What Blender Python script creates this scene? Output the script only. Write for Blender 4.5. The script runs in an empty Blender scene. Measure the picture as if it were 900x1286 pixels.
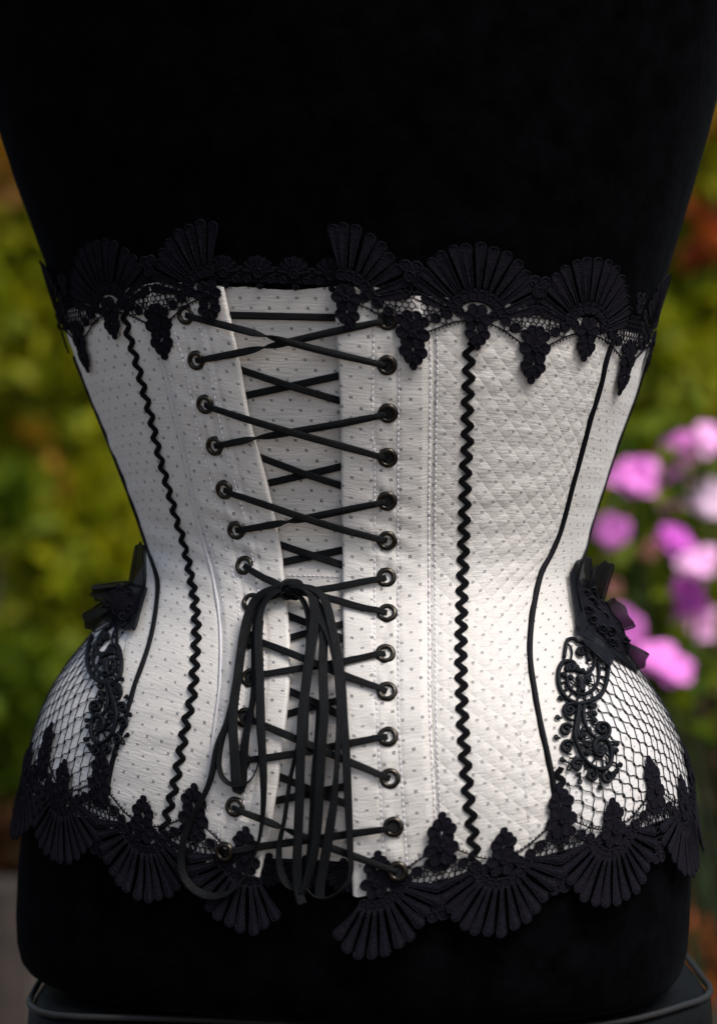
import bpy, math, random
import numpy as np
from mathutils import Vector, Matrix

random.seed(7)
rng = np.random.default_rng(7)
R = math.radians
SC = bpy.context.scene
COL = SC.collection

# ------------------------------------------------------------------ camera
CAM = np.array([0.0, -1.25, 1.0])
FPX = 2900.0                       # focal length in pixels of a 900 x 1286 frame
cam_data = bpy.data.cameras.new("camera")
cam = bpy.data.objects.new("camera", cam_data)
COL.objects.link(cam)
cam.location = CAM
cam.rotation_euler = (R(90), 0, 0)
cam_data.sensor_fit = 'VERTICAL'
cam_data.sensor_height = 36.0
cam_data.lens = 36.0 * FPX / 1286.0
cam_data.clip_start = 0.05
cam_data.clip_end = 300
cam_data.dof.use_dof = True
cam_data.dof.focus_distance = 1.155
cam_data.dof.aperture_fstop = 4.6
SC.camera = cam

# ------------------------------------------------------------------ sky and sun
SUN_EL, SUN_AZ = R(55), R(132)      # azimuth clockwise from +Y
world = bpy.data.worlds.new("World")
SC.world = world
world.use_nodes = True
wn = world.node_tree
bg = wn.nodes["Background"]
sky = wn.nodes.new("ShaderNodeTexSky")
sky.sky_type = 'NISHITA'
sky.sun_disc = False
sky.sun_elevation = SUN_EL
sky.sun_rotation = SUN_AZ
sky.air_density = 1.0
sky.dust_density = 3.0
sky.ozone_density = 1.0
hs = wn.nodes.new("ShaderNodeHueSaturation")
hs.inputs["Saturation"].default_value = 0.8
wn.links.new(sky.outputs[0], hs.inputs["Color"])
wn.links.new(hs.outputs[0], bg.inputs[0])
bg.inputs[1].default_value = 0.075
sl = bpy.data.lights.new("sun", 'SUN')
sl.energy = 1.5
sl.angle = R(26)
sl.color = (1.0, 0.985, 0.965)
so = bpy.data.objects.new("sun", sl)
COL.objects.link(so)
sd = Vector((math.sin(SUN_AZ) * math.cos(SUN_EL), math.cos(SUN_AZ) * math.cos(SUN_EL), math.sin(SUN_EL)))
so.rotation_euler = sd.to_track_quat('Z', 'Y').to_euler()
so.location = (2, -3, 5)
SC.view_settings.view_transform = 'Standard'
SC.view_settings.look = 'None'
SC.view_settings.exposure = 1.5
SC.view_settings.gamma = 1.0
SC.view_settings.use_curve_mapping = False
SC.cycles.max_bounces = 6
SC.cycles.transparent_max_bounces = 12

# ------------------------------------------------------------------ small helpers
def empty(name, loc=(0, 0, 0), parent=None):
    o = bpy.data.objects.new(name, None)
    COL.objects.link(o)
    o.location = loc
    o.empty_display_size = 0.02
    if parent: o.parent = parent
    return o

def tag(o, label=None, cat=None, group=None, kind=None):
    if label: o["label"] = label
    if cat: o["category"] = cat
    if group: o["group"] = group
    if kind: o["kind"] = kind
    return o

class MB:
    """collects vertices and faces of one mesh"""
    def __init__(s):
        s.v, s.f, s.uv, s.n = [], [], [], 0
    def add(s, v, f, uv=None):
        v = np.asarray(v, float).reshape(-1, 3)
        s.v.append(v)
        s.f.extend([tuple(i + s.n for i in q) for q in f])
        s.uv.append(np.zeros((len(v), 2)) if uv is None else np.asarray(uv, float))
        s.n += len(v)
    def build(s, name, mat, parent=None, smooth=True, mods=None):
        me = bpy.data.meshes.new(name)
        v = np.concatenate(s.v) if s.v else np.zeros((0, 3))
        me.from_pydata(v.tolist(), [], s.f)
        uvs = np.concatenate(s.uv) if s.uv else np.zeros((0, 2))
        if np.any(uvs):
            lay = me.uv_layers.new(name="UVMap")
            li = np.zeros(len(me.loops), int)
            me.loops.foreach_get("vertex_index", li)
            lay.data.foreach_set("uv", uvs[li].astype(np.float32).ravel())
        if smooth:
            me.polygons.foreach_set("use_smooth", [True] * len(me.polygons))
        for m in (mat if isinstance(mat, (list, tuple)) else [mat]):
            me.materials.append(m)
        me.update()
        o = bpy.data.objects.new(name, me)
        COL.objects.link(o)
        if parent is not None: o.parent = parent
        return o

def grid_faces(nr, nc, closed=False, flip=False):
    f = []
    for i in range(nr - 1):
        for j in range(nc if closed else nc - 1):
            k = (j + 1) % nc
            q = (i * nc + j, i * nc + k, (i + 1) * nc + k, (i + 1) * nc + j)
            f.append(q[::-1] if flip else q)
    return f

def unit(a):
    a = np.asarray(a, float)
    return a / np.maximum(np.linalg.norm(a, axis=-1, keepdims=True), 1e-12)

def spline(pts, n):
    """Catmull-Rom through the control rows, n samples, near-even spacing"""
    p = np.asarray(pts, float)
    if len(p) == 2:
        t = np.linspace(0, 1, n)[:, None]
        return p[0] * (1 - t) + p[1] * t
    q = np.vstack([2 * p[0] - p[1], p, 2 * p[-1] - p[-2]])
    out = []
    for i in range(1, len(q) - 2):
        t = np.linspace(0, 1, 14, endpoint=False)[:, None]
        a, b, c, d = q[i - 1], q[i], q[i + 1], q[i + 2]
        out.append(0.5 * (2 * b + (c - a) * t + (2 * a - 5 * b + 4 * c - d) * t ** 2 + (3 * b - a - 3 * c + d) * t ** 3))
    out = np.vstack(out + [p[-1][None]])
    s = np.concatenate([[0], np.cumsum(np.linalg.norm(np.diff(out[:, :2], axis=0), axis=1))])
    u = np.linspace(0, s[-1], n)
    return np.stack([np.interp(u, s, out[:, k]) for k in range(out.shape[1])], 1)

def frame_along(P, N):
    T = unit(np.gradient(P, axis=0))
    S = unit(np.cross(T, N))
    return T, S, unit(np.cross(S, T))

def tube(mb, P, N, r, k=6, caps=True):
    P = np.asarray(P, float)
    T, S, U = frame_along(P, N)
    r = np.broadcast_to(r, (len(P),))
    a = np.arange(k) / k * 2 * math.pi
    v = P[:, None] + r[:, None, None] * (np.cos(a)[None, :, None] * S[:, None] + np.sin(a)[None, :, None] * U[:, None])
    f = grid_faces(len(P), k, closed=True)
    if caps:
        f.append(tuple(range(k))[::-1])
        f.append(tuple((len(P) - 1) * k + i for i in range(k)))
    mb.add(v, f)

def ribbon(mb, P, N, w, t=0.0004, twist=None):
    """flat braid with rounded edges swept along P, lying square to N"""
    P = np.asarray(P, float)
    T, S, U = frame_along(P, N)
    w = np.broadcast_to(w, (len(P),)).astype(float)
    if twist is not None:
        c, s = np.cos(twist)[:, None], np.sin(twist)[:, None]
        S, U = S * c + U * s, U * c - S * s
    prof = [(-.5, 0), (-.44, .8), (-.2, 1.0), (0, .85), (.2, 1.0), (.44, .8), (.5, 0), (.44, -.8), (0, -1), (-.44, -.8)]
    k = len(prof)
    v = np.stack([P + (w * a)[:, None] * S + t * b * U for a, b in prof], 1)
    ln = np.concatenate([[0], np.cumsum(np.linalg.norm(np.diff(P, axis=0), axis=1))])
    uv = np.stack([np.stack([w * a, ln], 1) for a, b in prof], 1).reshape(-1, 2)
    f = grid_faces(len(P), k, closed=True)
    f.append(tuple(range(k))[::-1])
    f.append(tuple((len(P) - 1) * k + i for i in range(k)))
    mb.add(v, f, uv)

# ------------------------------------------------------------------ materials
def new_mat(name):
    m = bpy.data.materials.new(name)
    m.use_nodes = True
    nt = m.node_tree
    return m, nt, nt.nodes["Principled BSDF"]

class NT:
    def __init__(s, nt): s.nt = nt
    def node(s, t, **k):
        n = s.nt.nodes.new(t)
        for a, b in k.items(): setattr(n, a, b)
        return n
    def put(s, sock, v):
        if isinstance(v, bpy.types.NodeSocket): s.nt.links.new(v, sock)
        else: sock.default_value = v
    def m(s, op, a, b=0.0, c=0.0):
        n = s.node("ShaderNodeMath", operation=op)
        s.put(n.inputs[0], a); s.put(n.inputs[1], b); s.put(n.inputs[2], c)
        return n.outputs[0]
    def noise(s, vec, scale, detail=3.0, rough=0.5):
        n = s.node("ShaderNodeTexNoise")
        if vec is not None: s.nt.links.new(vec, n.inputs["Vector"])
        n.inputs["Scale"].default_value = scale
        n.inputs["Detail"].default_value = detail
        n.inputs["Roughness"].default_value = rough
        return n.outputs[0]
    def mapping(s, vec, scale=(1, 1, 1)):
        n = s.node("ShaderNodeMapping")
        s.nt.links.new(vec, n.inputs[0])
        n.inputs["Scale"].default_value = scale
        return n.outputs[0]
    def mix(s, fac, a, b, mode='MIX'):
        n = s.node("ShaderNodeMix", data_type='RGBA', blend_type=mode)
        s.put(n.inputs[0], fac)
        s.put(n.inputs[6], a if isinstance(a, bpy.types.NodeSocket) else (*a, 1))
        s.put(n.inputs[7], b if isinstance(b, bpy.types.NodeSocket) else (*b, 1))
        return n.outputs[2]
    def remap(s, v, a, b, c=0.0, d=1.0):
        n = s.node("ShaderNodeMapRange")
        s.put(n.inputs[0], v)
        for i, x in enumerate((a, b, c, d)): n.inputs[i + 1].default_value = x
        return n.outputs[0]
    def bump(s, h, dist, strength=1.0, normal=None):
        n = s.node("ShaderNodeBump")
        s.put(n.inputs["Height"], h)
        n.inputs["Distance"].default_value = dist
        n.inputs["Strength"].default_value = strength
        if normal is not None: s.nt.links.new(normal, n.inputs["Normal"])
        return n.outputs[0]

def fabric(name, base=(0.470, 0.440, 0.404), dot=1.0, puff=0.0, weave=1.0, spec=0.35, rough=0.5):
    """spot broche: a staggered lattice of paired woven dashes on satin twill (UV in metres)"""
    m, nt, bs = new_mat(name)
    g = NT(nt)
    uv = g.node("ShaderNodeTexCoord").outputs["UV"]
    sp = g.node("ShaderNodeSeparateXYZ")
    nt.links.new(uv, sp.inputs[0])
    wob = g.noise(g.mapping(uv, (60, 60, 60)), 1.0, 1.0)
    u = g.m('ADD', g.m('DIVIDE', sp.outputs[0], 0.0049), g.m('MULTIPLY', wob, 0.35))
    v = g.m('DIVIDE', sp.outputs[1], 0.0102)
    col = g.m('FLOOR', u)
    v2 = g.m('ADD', g.m('ADD', v, g.m('MULTIPLY', g.m('MODULO', g.m('ADD', col, 1000), 2.0), 0.5)), g.m('MULTIPLY', wob, 0.12))
    row = g.m('FLOOR', v2)
    du = g.m('MULTIPLY', g.m('SUBTRACT', g.m('FRACT', u), 0.5), 4.9)
    dv = g.m('MULTIPLY', g.m('SUBTRACT', g.m('FRACT', v2), 0.5), 10.2)
    wn_ = g.node("ShaderNodeTexWhiteNoise", noise_dimensions='2D')
    cx = g.node("ShaderNodeCombineXYZ")
    nt.links.new(col, cx.inputs[0]); nt.links.new(row, cx.inputs[1])
    nt.links.new(cx.outputs[0], wn_.inputs["Vector"])
    rnd = wn_.outputs["Value"]
    lenv = g.m('ADD', 0.5, g.m('MULTIPLY', rnd, 0.35))
    a = g.remap(g.m('SUBTRACT', g.m('ABSOLUTE', dv), lenv), -0.15, 0.15, 1, 0)
    b = g.remap(g.m('ABSOLUTE', g.m('SUBTRACT', g.m('ABSOLUTE', du), 0.42)), 0.15, 0.36, 1, 0)
    dots = g.m('MULTIPLY', a, b)
    fine = g.noise(g.mapping(uv, (900, 2600, 1)), 1.0, 3.0, 0.6)
    slub = g.noise(g.mapping(uv, (120, 700, 1)), 1.0, 4.0, 0.6)
    blot = g.noise(g.mapping(uv, (45, 30, 1)), 1.0, 3.0)
    c = g.mix(g.remap(fine, 0.3, 0.7), tuple(x * 0.86 for x in base), tuple(min(1, x * 1.1) for x in base))
    c = g.mix(g.remap(slub, 0.3, 0.75, 0, 0.35), c, tuple(x * 0.78 for x in base))
    c = g.mix(g.remap(blot, 0.35, 0.75, 0, 0.3), c, (base[0] * 0.97, base[1] * 0.92, base[2] * 0.87))
    c = g.mix(g.m('MULTIPLY', dots, g.m('MULTIPLY', g.m('ADD', 0.65, g.m('MULTIPLY', rnd, 0.35)), dot)), c, (0.045, 0.042, 0.055))
    nt.links.new(c, bs.inputs["Base Color"])
    bs.inputs["Roughness"].default_value = rough
    bs.inputs["Specular IOR Level"].default_value = spec
    bs.inputs["Sheen Weight"].default_value = 0.25
    bs.inputs["Sheen Roughness"].default_value = 0.5
    h = g.m('ADD', g.m('MULTIPLY', slub, 1.0), g.m('MULTIPLY', fine, 0.35))
    h = g.m('SUBTRACT', h, g.m('MULTIPLY', dots, 0.8))
    nrm = g.bump(h, 0.0004 * weave)
    if puff:
        big = g.noise(g.mapping(uv, (130, 130, 1)), 1.0, 2.0)
        uu = g.m('ADD', u, g.m('MULTIPLY', big, 0.2)); vv = g.m('MULTIPLY', v, 2.0)
        s1 = g.m('SINE', g.m('MULTIPLY', g.m('ADD', uu, vv), math.pi / 2))
        s2 = g.m('SINE', g.m('MULTIPLY', g.m('SUBTRACT', uu, vv), math.pi / 2))
        ph = g.m('MULTIPLY', g.m('ABSOLUTE', s1), g.m('ABSOLUTE', s2))
        ph = g.m('MULTIPLY', g.m('POWER', ph, 0.8), g.remap(blot, 0.3, 0.65, 0.45, 1.0))
        lump = g.noise(g.mapping(uv, (420, 300, 1)), 1.0, 2.0)
        nrm = g.bump(g.m('ADD', ph, g.m('MULTIPLY', lump, 0.5)), 0.0010 * puff, 1.0, nrm)
    nt.links.new(nrm, bs.inputs["Normal"])
    return m

def plain(name, col, rough=0.6, spec=0.3, metal=0.0, sheen=0.0, noise_scale=None, bump=0.0, var=0.25, sheen_col=(1, 1, 1)):
    m, nt, bs = new_mat(name)
    g = NT(nt)
    bs.inputs["Roughness"].default_value = rough
    bs.inputs["Specular IOR Level"].default_value = spec
    bs.inputs["Metallic"].default_value = metal
    bs.inputs["Sheen Weight"].default_value = sheen
    bs.inputs["Sheen Roughness"].default_value = 0.4
    bs.inputs["Sheen Tint"].default_value = (*sheen_col, 1)
    if noise_scale:
        tc = g.node("ShaderNodeTexCoord").outputs["Object"]
        n = g.noise(tc, noise_scale, 4.0, 0.6)
        c = g.mix(g.remap(n, 0.3, 0.7), tuple(x * (1 - var) for x in col), tuple(min(1, x * (1 + var)) for x in col))
        nt.links.new(c, bs.inputs["Base Color"])
        if bump: nt.links.new(g.bump(n, bump), bs.inputs["Normal"])
    else:
        bs.inputs["Base Color"].default_value = (*col, 1)
    return m

def braid_mat(name, col, rough=0.5, spec=0.3):
    m, nt, bs = new_mat(name)
    g = NT(nt)
    uv = g.node("ShaderNodeTexCoord").outputs["UV"]
    n1 = g.noise(g.mapping(uv, (5200, 900, 1)), 1.0, 2.0)
    n2 = g.noise(g.mapping(uv, (300, 90, 1)), 1.0, 2.0)
    c = g.mix(g.remap(n2, 0.3, 0.7), tuple(x * 0.55 for x in col), tuple(x * 1.5 for x in col))
    nt.links.new(c, bs.inputs["Base Color"])
    bs.inputs["Roughness"].default_value = rough
    bs.inputs["Specular IOR Level"].default_value = spec
    nt.links.new(g.bump(n1, 0.0005), bs.inputs["Normal"])
    return m

M_FAB = fabric("broche_fabric")
M_QUILT = fabric("quilted_broche_fabric", dot=0.6, puff=0.42, weave=1.2)
M_MOD = fabric("modesty_fabric", base=(0.44, 0.408, 0.372), dot=1.0, weave=1.2)
M_HIP = fabric("hip_fabric", base=(0.5, 0.475, 0.455), dot=0.5)
M_PIPE = fabric("self_piping_fabric", base=(0.43, 0.41, 0.41), dot=0.0)
M_STITCH = plain("stitch_thread", (0.62, 0.59, 0.62), 0.5, 0.4)
M_CORD = braid_mat("black_lacing_braid", (0.0026, 0.0029, 0.0033), 0.5, 0.10)
M_RICK = braid_mat("black_rickrack_braid", (0.0018, 0.0018, 0.0024), 0.7, 0.05)
M_BLKPIPE = plain("black_piping", (0.002, 0.002, 0.003), 0.6, 0.08, noise_scale=900, bump=0.0002)
M_LACE = plain("black_guipure_lace", (0.0056, 0.0049, 0.0074), 0.85, 0.04, noise_scale=900, bump=0.0007, var=0.6)
M_APPL = plain("navy_black_soutache", (0.0016, 0.0020, 0.0036), 0.5, 0.10, noise_scale=1500, bump=0.0003, var=0.3)
M_NET = plain("black_veil_net", (0.003, 0.0035, 0.006), 0.6, 0.1)
M_METAL = plain("gunmetal_eyelet", (0.034, 0.029, 0.023), 0.26, 0.5, metal=1.0, noise_scale=500, var=0.35)
M_DARK = plain("dark_eyelet_hole", (0.01, 0.01, 0.01), 0.8, 0.1)
M_VELVET = plain("black_velvet", (0.0010, 0.0010, 0.0013), 0.95, 0.008, noise_scale=60, var=0.7, bump=0.0012, sheen=0.006, sheen_col=(.8, .9, 1))
M_LEATHER = plain("black_leather", (0.0016, 0.0018, 0.002), 0.55, 0.06, noise_scale=350, bump=0.0004, var=0.3)
M_SEATPIPE = plain("grey_seat_piping", (0.012, 0.012, 0.012), 0.5, 0.15)
M_STEEL = plain("dark_steel", (0.05, 0.05, 0.05), 0.35, 0.5, metal=1.0)

def organza():
    m, nt, bs = new_mat("black_organza")
    g = NT(nt)
    bs.inputs["Base Color"].default_value = (0.002, 0.002, 0.0032, 1)
    bs.inputs["Roughness"].default_value = 0.5
    bs.inputs["Specular IOR Level"].default_value = 0.1
    tr = g.node("ShaderNodeBsdfTransparent")
    mx = g.node("ShaderNodeMixShader")
    mx.inputs[0].default_value = 0.74
    nt.links.new(tr.outputs[0], mx.inputs[1])
    nt.links.new(bs.outputs[0], mx.inputs[2])
    nt.links.new(mx.outputs[0], nt.nodes["Material Output"].inputs[0])
    return m
M_ORG = organza()

# ------------------------------------------------------------------ the torso surface
# photo outline of the dressed form: row, left edge, right edge (pixels of the 900 x 1286 frame)
SIL = np.array([(-120, -88, 965), (0, -47, 932), (100, -20, 906), (168, 0, 889), (236, 22, 870), (313, 51, 847), (357, 64, 834), (401, 79, 822),
    (445, 94, 812), (498, 115, 796), (552, 137, 776), (613, 160, 756), (660, 177, 741), (690, 184, 734), (712, 180, 730), (735, 168, 734),
    (760, 148, 745), (791, 122, 766), (820, 97, 786), (844, 79, 802), (870, 64, 821), (898, 52, 838), (939, 39, 855),
    (979, 31, 865), (1020, 26, 869), (1060, 23, 870), (1100, 20, 870), (1146, 18, 868), (1185, 18, 867), (1230, 22, 862)], float)
THETA = R(17)
NEXP = 2.25
ZT = np.linspace(0.70, 1.36, 133)

def ratio(z):
    return np.interp(z, [0.70, 0.82, 0.90, 0.97, 1.05, 1.14, 1.36], [0.73, 0.74, 0.78, 0.83, 0.80, 0.74, 0.70])

def smooth1(a, n=2):
    for _ in range(n):
        p = np.pad(a, 1, mode='edge')
        a = 0.25 * p[:-2] + 0.5 * p[1:-1] + 0.25 * p[2:]
    return a

TAB = {'cx': np.zeros(len(ZT)), 'A': np.full(len(ZT), 0.14)}
z0 = 1.0 + (643 - SIL[:, 0]) / FPX * 1.24
o_ = np.argsort(z0)
TAB['cx'] = np.interp(ZT, z0[o_], (((SIL[:, 1] + SIL[:, 2]) / 2 - 450) / FPX * 1.25)[o_])
TAB['A'] = np.interp(ZT, z0[o_], ((SIL[:, 2] - SIL[:, 1]) / 2 / FPX * 1.25)[o_])

def raw(phi, z):
    A = np.interp(z, ZT, TAB['A']); cx = np.interp(z, ZT, TAB['cx'])
    B = A * ratio(z)
    r = (np.abs(np.sin(phi) / A) ** NEXP + np.abs(np.cos(phi) / B) ** NEXP) ** (-1 / NEXP)
    x, y = r * np.sin(phi), -r * np.cos(phi)
    c, s = math.cos(THETA), math.sin(THETA)
    return np.stack([cx + x * c + y * s, -x * s + y * c, z + 0 * x], -1)

def project(P):
    d = P[..., 1] - CAM[1]
    return 450 + FPX * (P[..., 0] - CAM[0]) / d, 643 - FPX * (P[..., 2] - CAM[2]) / d

PH = np.linspace(-math.pi, math.pi, 361)
for it in range(14):
    P = raw(PH[None, :] + 0 * ZT[:, None], ZT[:, None] + 0 * PH[None, :])
    px, py = project(P)
    rows = SIL[:, 0]
    X = np.stack([np.interp(rows, py[::-1, j], px[::-1, j]) for j in range(len(PH))], 1)
    L, Rr = X.min(1), X.max(1)
    eL, eR = SIL[:, 1] - L, SIL[:, 2] - Rr
    dcx = (eL + eR) / 2 / FPX * 1.25
    dA = (eR - eL) / 2 / FPX * 1.25
    TAB['cx'] = TAB['cx'] + 0.8 * np.interp(ZT, z0[o_], dcx[o_])
    TAB['A'] = TAB['A'] + 0.8 * np.interp(ZT, z0[o_], dA[o_])
    if it < 12:
        TAB['cx'] = smooth1(TAB['cx']); TAB['A'] = smooth1(TAB['A'])
TAB['cx'] = smooth1(TAB['cx'], 2); TAB['A'] = smooth1(TAB['A'], 2)

def derivs(phi, z):
    e = 1e-3
    return (raw(phi + e, z) - raw(phi - e, z)) / (2 * e), (raw(phi, z + e) - raw(phi, z - e)) / (2 * e)

def S(phi, z, off=0.0, want_n=False):
    phi, z = np.broadcast_arrays(np.asarray(phi, float), np.asarray(z, float))
    p = raw(phi, z)
    a, b = derivs(phi, z)
    n = unit(np.cross(a, b))
    q = p + n * np.asarray(off, float)[..., None]
    return (q, n) if want_n else q

# dense lookup of the camera-facing half, for lifting photo coordinates onto the surface
def onto(pts):
    """photo pixels -> (phi, z) on the torso surface"""
    pts = np.asarray(pts, float).reshape(-1, 2)
    n = 500
    d = np.stack([(pts[:, 0] - 450) / FPX, np.ones(len(pts)), (643 - pts[:, 1]) / FPX], 1)
    ts = np.linspace(0.98, 1.42, n)
    c, s = math.cos(THETA), math.sin(THETA)
    def F(t):
        Q = CAM + d[:, None, :] * t[..., None]
        z = Q[..., 2]
        A = np.interp(z, ZT, TAB['A']); B = A * ratio(z)
        X, Y = Q[..., 0] - np.interp(z, ZT, TAB['cx']), Q[..., 1]
        x, y = X * c - Y * s, X * s + Y * c
        return np.abs(x / A) ** NEXP + np.abs(y / B) ** NEXP - 1, np.arctan2(x, -y), z
    f, ph, z = F(np.broadcast_to(ts, (len(pts), n)))
    hit = f < 0
    first = np.where(hit.any(1), hit.argmax(1), f.argmin(1))
    lo = ts[np.maximum(first - 1, 0)]; hi = ts[first]
    miss = ~hit.any(1)
    for _ in range(30):
        mid = (lo + hi) / 2
        fm = F(mid[:, None])[0][:, 0]
        lo, hi = np.where(fm > 0, mid, lo), np.where(fm > 0, hi, mid)
    t = np.where(miss, ts[first], (lo + hi) / 2)
    _, ph, z = F(t[:, None])
    return ph[:, 0], z[:, 0]

def seam(pts):
    """seam polyline in the photo -> function phi(z)"""
    p = spline(pts, 60)
    ph, z = onto(p)
    o = np.argsort(z)
    ph, z = smooth1(ph[o], 3), z[o]
    def fn(zz):
        return np.interp(zz, z, ph)
    fn.z = (z[0], z[-1]); fn.px = p
    return fn

def lift(pts, off, n=None, want_uv=False):
    """photo polyline (with optional third column = extra offset) -> points and normals off the surface"""
    p = np.asarray(pts, float)
    if n: p = spline(p, n)
    ph, z = onto(p[:, :2])
    o = off + (p[:, 2] if p.shape[1] > 2 else 0)
    P, N = S(ph, z, np.broadcast_to(o, ph.shape), True)
    return P, N

def wrinkle(phi, z, amp, seed=0):
    r = np.random.default_rng(seed)
    out = 0
    for k in range(9):
        kz, kp = r.uniform(120, 520), r.uniform(-14, 14)
        out = out + np.sin(kz * z + kp * phi + r.uniform(0, 6.28)) * r.uniform(.3, 1) * np.sin(r.uniform(3, 9) * phi + r.uniform(20, 60) * z + r.uniform(0, 6))
    return out * amp / 3.0

# ------------------------------------------------------------------ seams traced from the photograph
Lpip_pts = [(94, 445), (115, 498), (137, 552), (161, 613), (178, 660), (185, 688), (191, 700), (197.6, 717), (200, 734), (199, 756), (195, 782),
            (189, 811), (178, 841), (169, 866), (160.5, 898), (152, 924), (143, 954), (137, 985), (132, 1020)]
Lrick_pts = [(158, 385), (161, 409), (167, 433), (175, 460), (183, 492), (191, 521), (197, 551), (205, 583), (215, 620), (223, 650), (233, 684), (241, 723),
             (247, 765), (248, 800), (246, 835), (243, 874), (235, 909), (229, 944), (221.5, 983), (212, 1022), (206, 1047), (200, 1075)]
Lwhite_pts = [(184, 385), (190, 403), (199, 433), (209, 473), (220, 521), (231, 567), (241, 615), (251, 660), (261, 695), (268, 723), (276, 773), (278, 816),
              (276, 867), (270, 913), (264, 960), (256.5, 1003), (248, 1045), (240, 1085)]
Lfold_pts = [(277, 352), (285, 391), (290, 413), (298, 450), (305, 494), (316, 549), (322, 565), (330, 593), (341, 642), (350, 695), (355, 736), (360, 782), (362, 827),
             (361, 866), (356, 905), (350, 954), (343, 1003), (335, 1049), (326, 1090), (320, 1115)]
Rfold_pts = [(424, 352), (426, 402), (428, 435), (431, 487), (432, 542), (433, 563), (433, 653), (434.5, 751), (435, 805), (436, 860), (438, 935), (441, 992), (445.5, 1087),
             (447, 1121), (449, 1150)]
Rseam_pts = [(541, 365), (542, 400), (544, 450), (543, 560), (541, 650), (541, 800), (542, 900), (547, 1000), (551, 1060), (556, 1120)]
Rrick_pts = [(589, 385), (588, 429), (588, 465), (586, 513), (586, 553), (584, 583), (583, 620), (581, 690), (579, 760), (578, 830), (580, 900), (583, 950), (588, 1005),
             (593, 1047), (596, 1084), (599, 1115)]
Rpip_pts = [(772, 415), (760, 451), (752, 487), (740, 525), (731, 560), (717, 611), (704, 661), (693, 690), (685, 705), (677, 722), (667, 773), (664, 822), (669, 862), (677, 907),
            (687, 951), (694, 987), (700, 1030), (703, 1070)]
Rsil_pts = [(826, 400), (812, 445), (796, 498), (776, 552), (756, 613), (741, 660), (734, 690), (726, 712), (722, 740), (722, 790), (725, 850), (722, 900), (716, 950), (706, 990), (706, 1040)]
Lgus_pts = [(184, 690), (180, 705), (172, 740), (161, 790), (152, 850), (146, 900), (141, 950), (138, 985), (135, 1020)]

fLpip, fLrick, fLwhite, fLfold = seam(Lpip_pts), seam(Lrick_pts), seam(Lwhite_pts), seam(Lfold_pts)
fRfold, fRseam, fRrick, fRpip, fRsil = seam(Rfold_pts), seam(Rseam_pts), seam(Rrick_pts), seam(Rpip_pts), seam(Rsil_pts)
_fLg = seam(Lgus_pts)
zw = onto([(184, 690)])[1][0]
def fLgus(z):
    return np.where(z > zw, fLpip(z) - np.clip((z - zw) * 6, 0, 0.35), np.minimum(_fLg(z), fLpip(z) - 0.002))
def const(a): return lambda z: a + 0 * np.asarray(z, float)

# top and hem lines of the corset as z(phi)
def edge_line(pts, zf):
    ph, z = onto(pts)
    o = np.argsort(ph)
    ph, z = ph[o], z[o]
    ph = np.concatenate([[-math.pi - 0.5, ph[0] - 0.7], ph, [ph[-1] + 0.7, math.pi + 0.5]])
    z = np.concatenate([[zf, zf], z, [zf, zf]])
    return lambda p: np.interp(p, ph, z)
z_top = edge_line([(84, 392), (110, 380), (160, 362), (200, 354), (262, 355), (285, 361), (360, 361), (425, 366), (480, 370), (540, 372), (600, 376), (670, 386), (740, 402), (790, 416), (815, 424)], 1.09)
z_hem = edge_line([(28, 985), (60, 1005), (110, 1030), (200, 1062), (260, 1082), (320, 1100), (390, 1108), (450, 1126), (520, 1112), (600, 1094), (680, 1074), (760, 1052), (830, 1030), (866, 1015)], 0.85)

def panel(name, fl, fr, mat, parent, nu=14, nv=110, base=0.0002, puff=0.0006, rise=None, wr=0.00025, seed=0, top=None, hem=None, fold=0, extra=None):
    top = top or z_top; hem = hem or z_hem
    u = np.linspace(0, 1, nu)[None, :] + np.zeros((nv, 1))
    v = np.linspace(0, 1, nv)[:, None] + np.zeros((1, nu))
    z = np.full_like(u, 1.0)
    for _ in range(6):
        a, b = fl(z), fr(z)
        ph = a + (b - a) * u
        zt, zh = top(ph), hem(ph)
        z = zh + (zt - zh) * v
    off = base + puff * (1 - np.abs(2 * u - 1) ** 6) + wrinkle(ph, z, wr, seed)
    if rise is not None: off = off + np.interp(u, rise[0], rise[1])
    if extra is not None: off = off + extra(ph, z, u)
    P = S(ph, z, off)
    # cloth coordinates in metres
    du = np.concatenate([np.zeros((nv, 1)), np.cumsum(np.linalg.norm(np.diff(P, axis=1), axis=2), 1)], 1)
    du = du - du[:, nu // 2][:, None]
    dv = np.concatenate([[0], np.cumsum(np.linalg.norm(np.diff(P[:, nu // 2], axis=0), axis=1))])
    uv = np.stack([du + 0.5, np.broadcast_to(dv[:, None], du.shape)], -1)
    if fold:
        # roll the free edge under
        n = S(ph, z, off, True)[1]
        edge = P[:, -1] if fold > 0 else P[:, 0]
        nn = n[:, -1] if fold > 0 else n[:, 0]
        side = unit((P[:, -1] - P[:, -2]) if fold > 0 else (P[:, 0] - P[:, 1]))
        cols, ucols = [], []
        for k, (a, d) in enumerate([(0.0006, 0.0001), (0.0012, 0.0005), (0.0016, 0.0011), (0.0016, 0.0019), (0.0010, 0.0026), (-0.002, 0.0030)]):
            cols.append(edge + side * a - nn * d)
            e = uv[:, -1] if fold > 0 else uv[:, 0]
            ucols.append(e + np.array([0.0006 * (k + 1) * fold, 0]))
        if fold > 0:
            P = np.concatenate([P, np.stack(cols, 1)], 1); uv = np.concatenate([uv, np.stack(ucols, 1)], 1)
        else:
            P = np.concatenate([np.stack(cols[::-1], 1), P], 1); uv = np.concatenate([np.stack(ucols[::-1], 1), uv], 1)
    mb = MB()
    mb.add(P, grid_faces(P.shape[0], P.shape[1]), uv.reshape(-1, 2))
    return mb.build(name, mat, parent)

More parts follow.
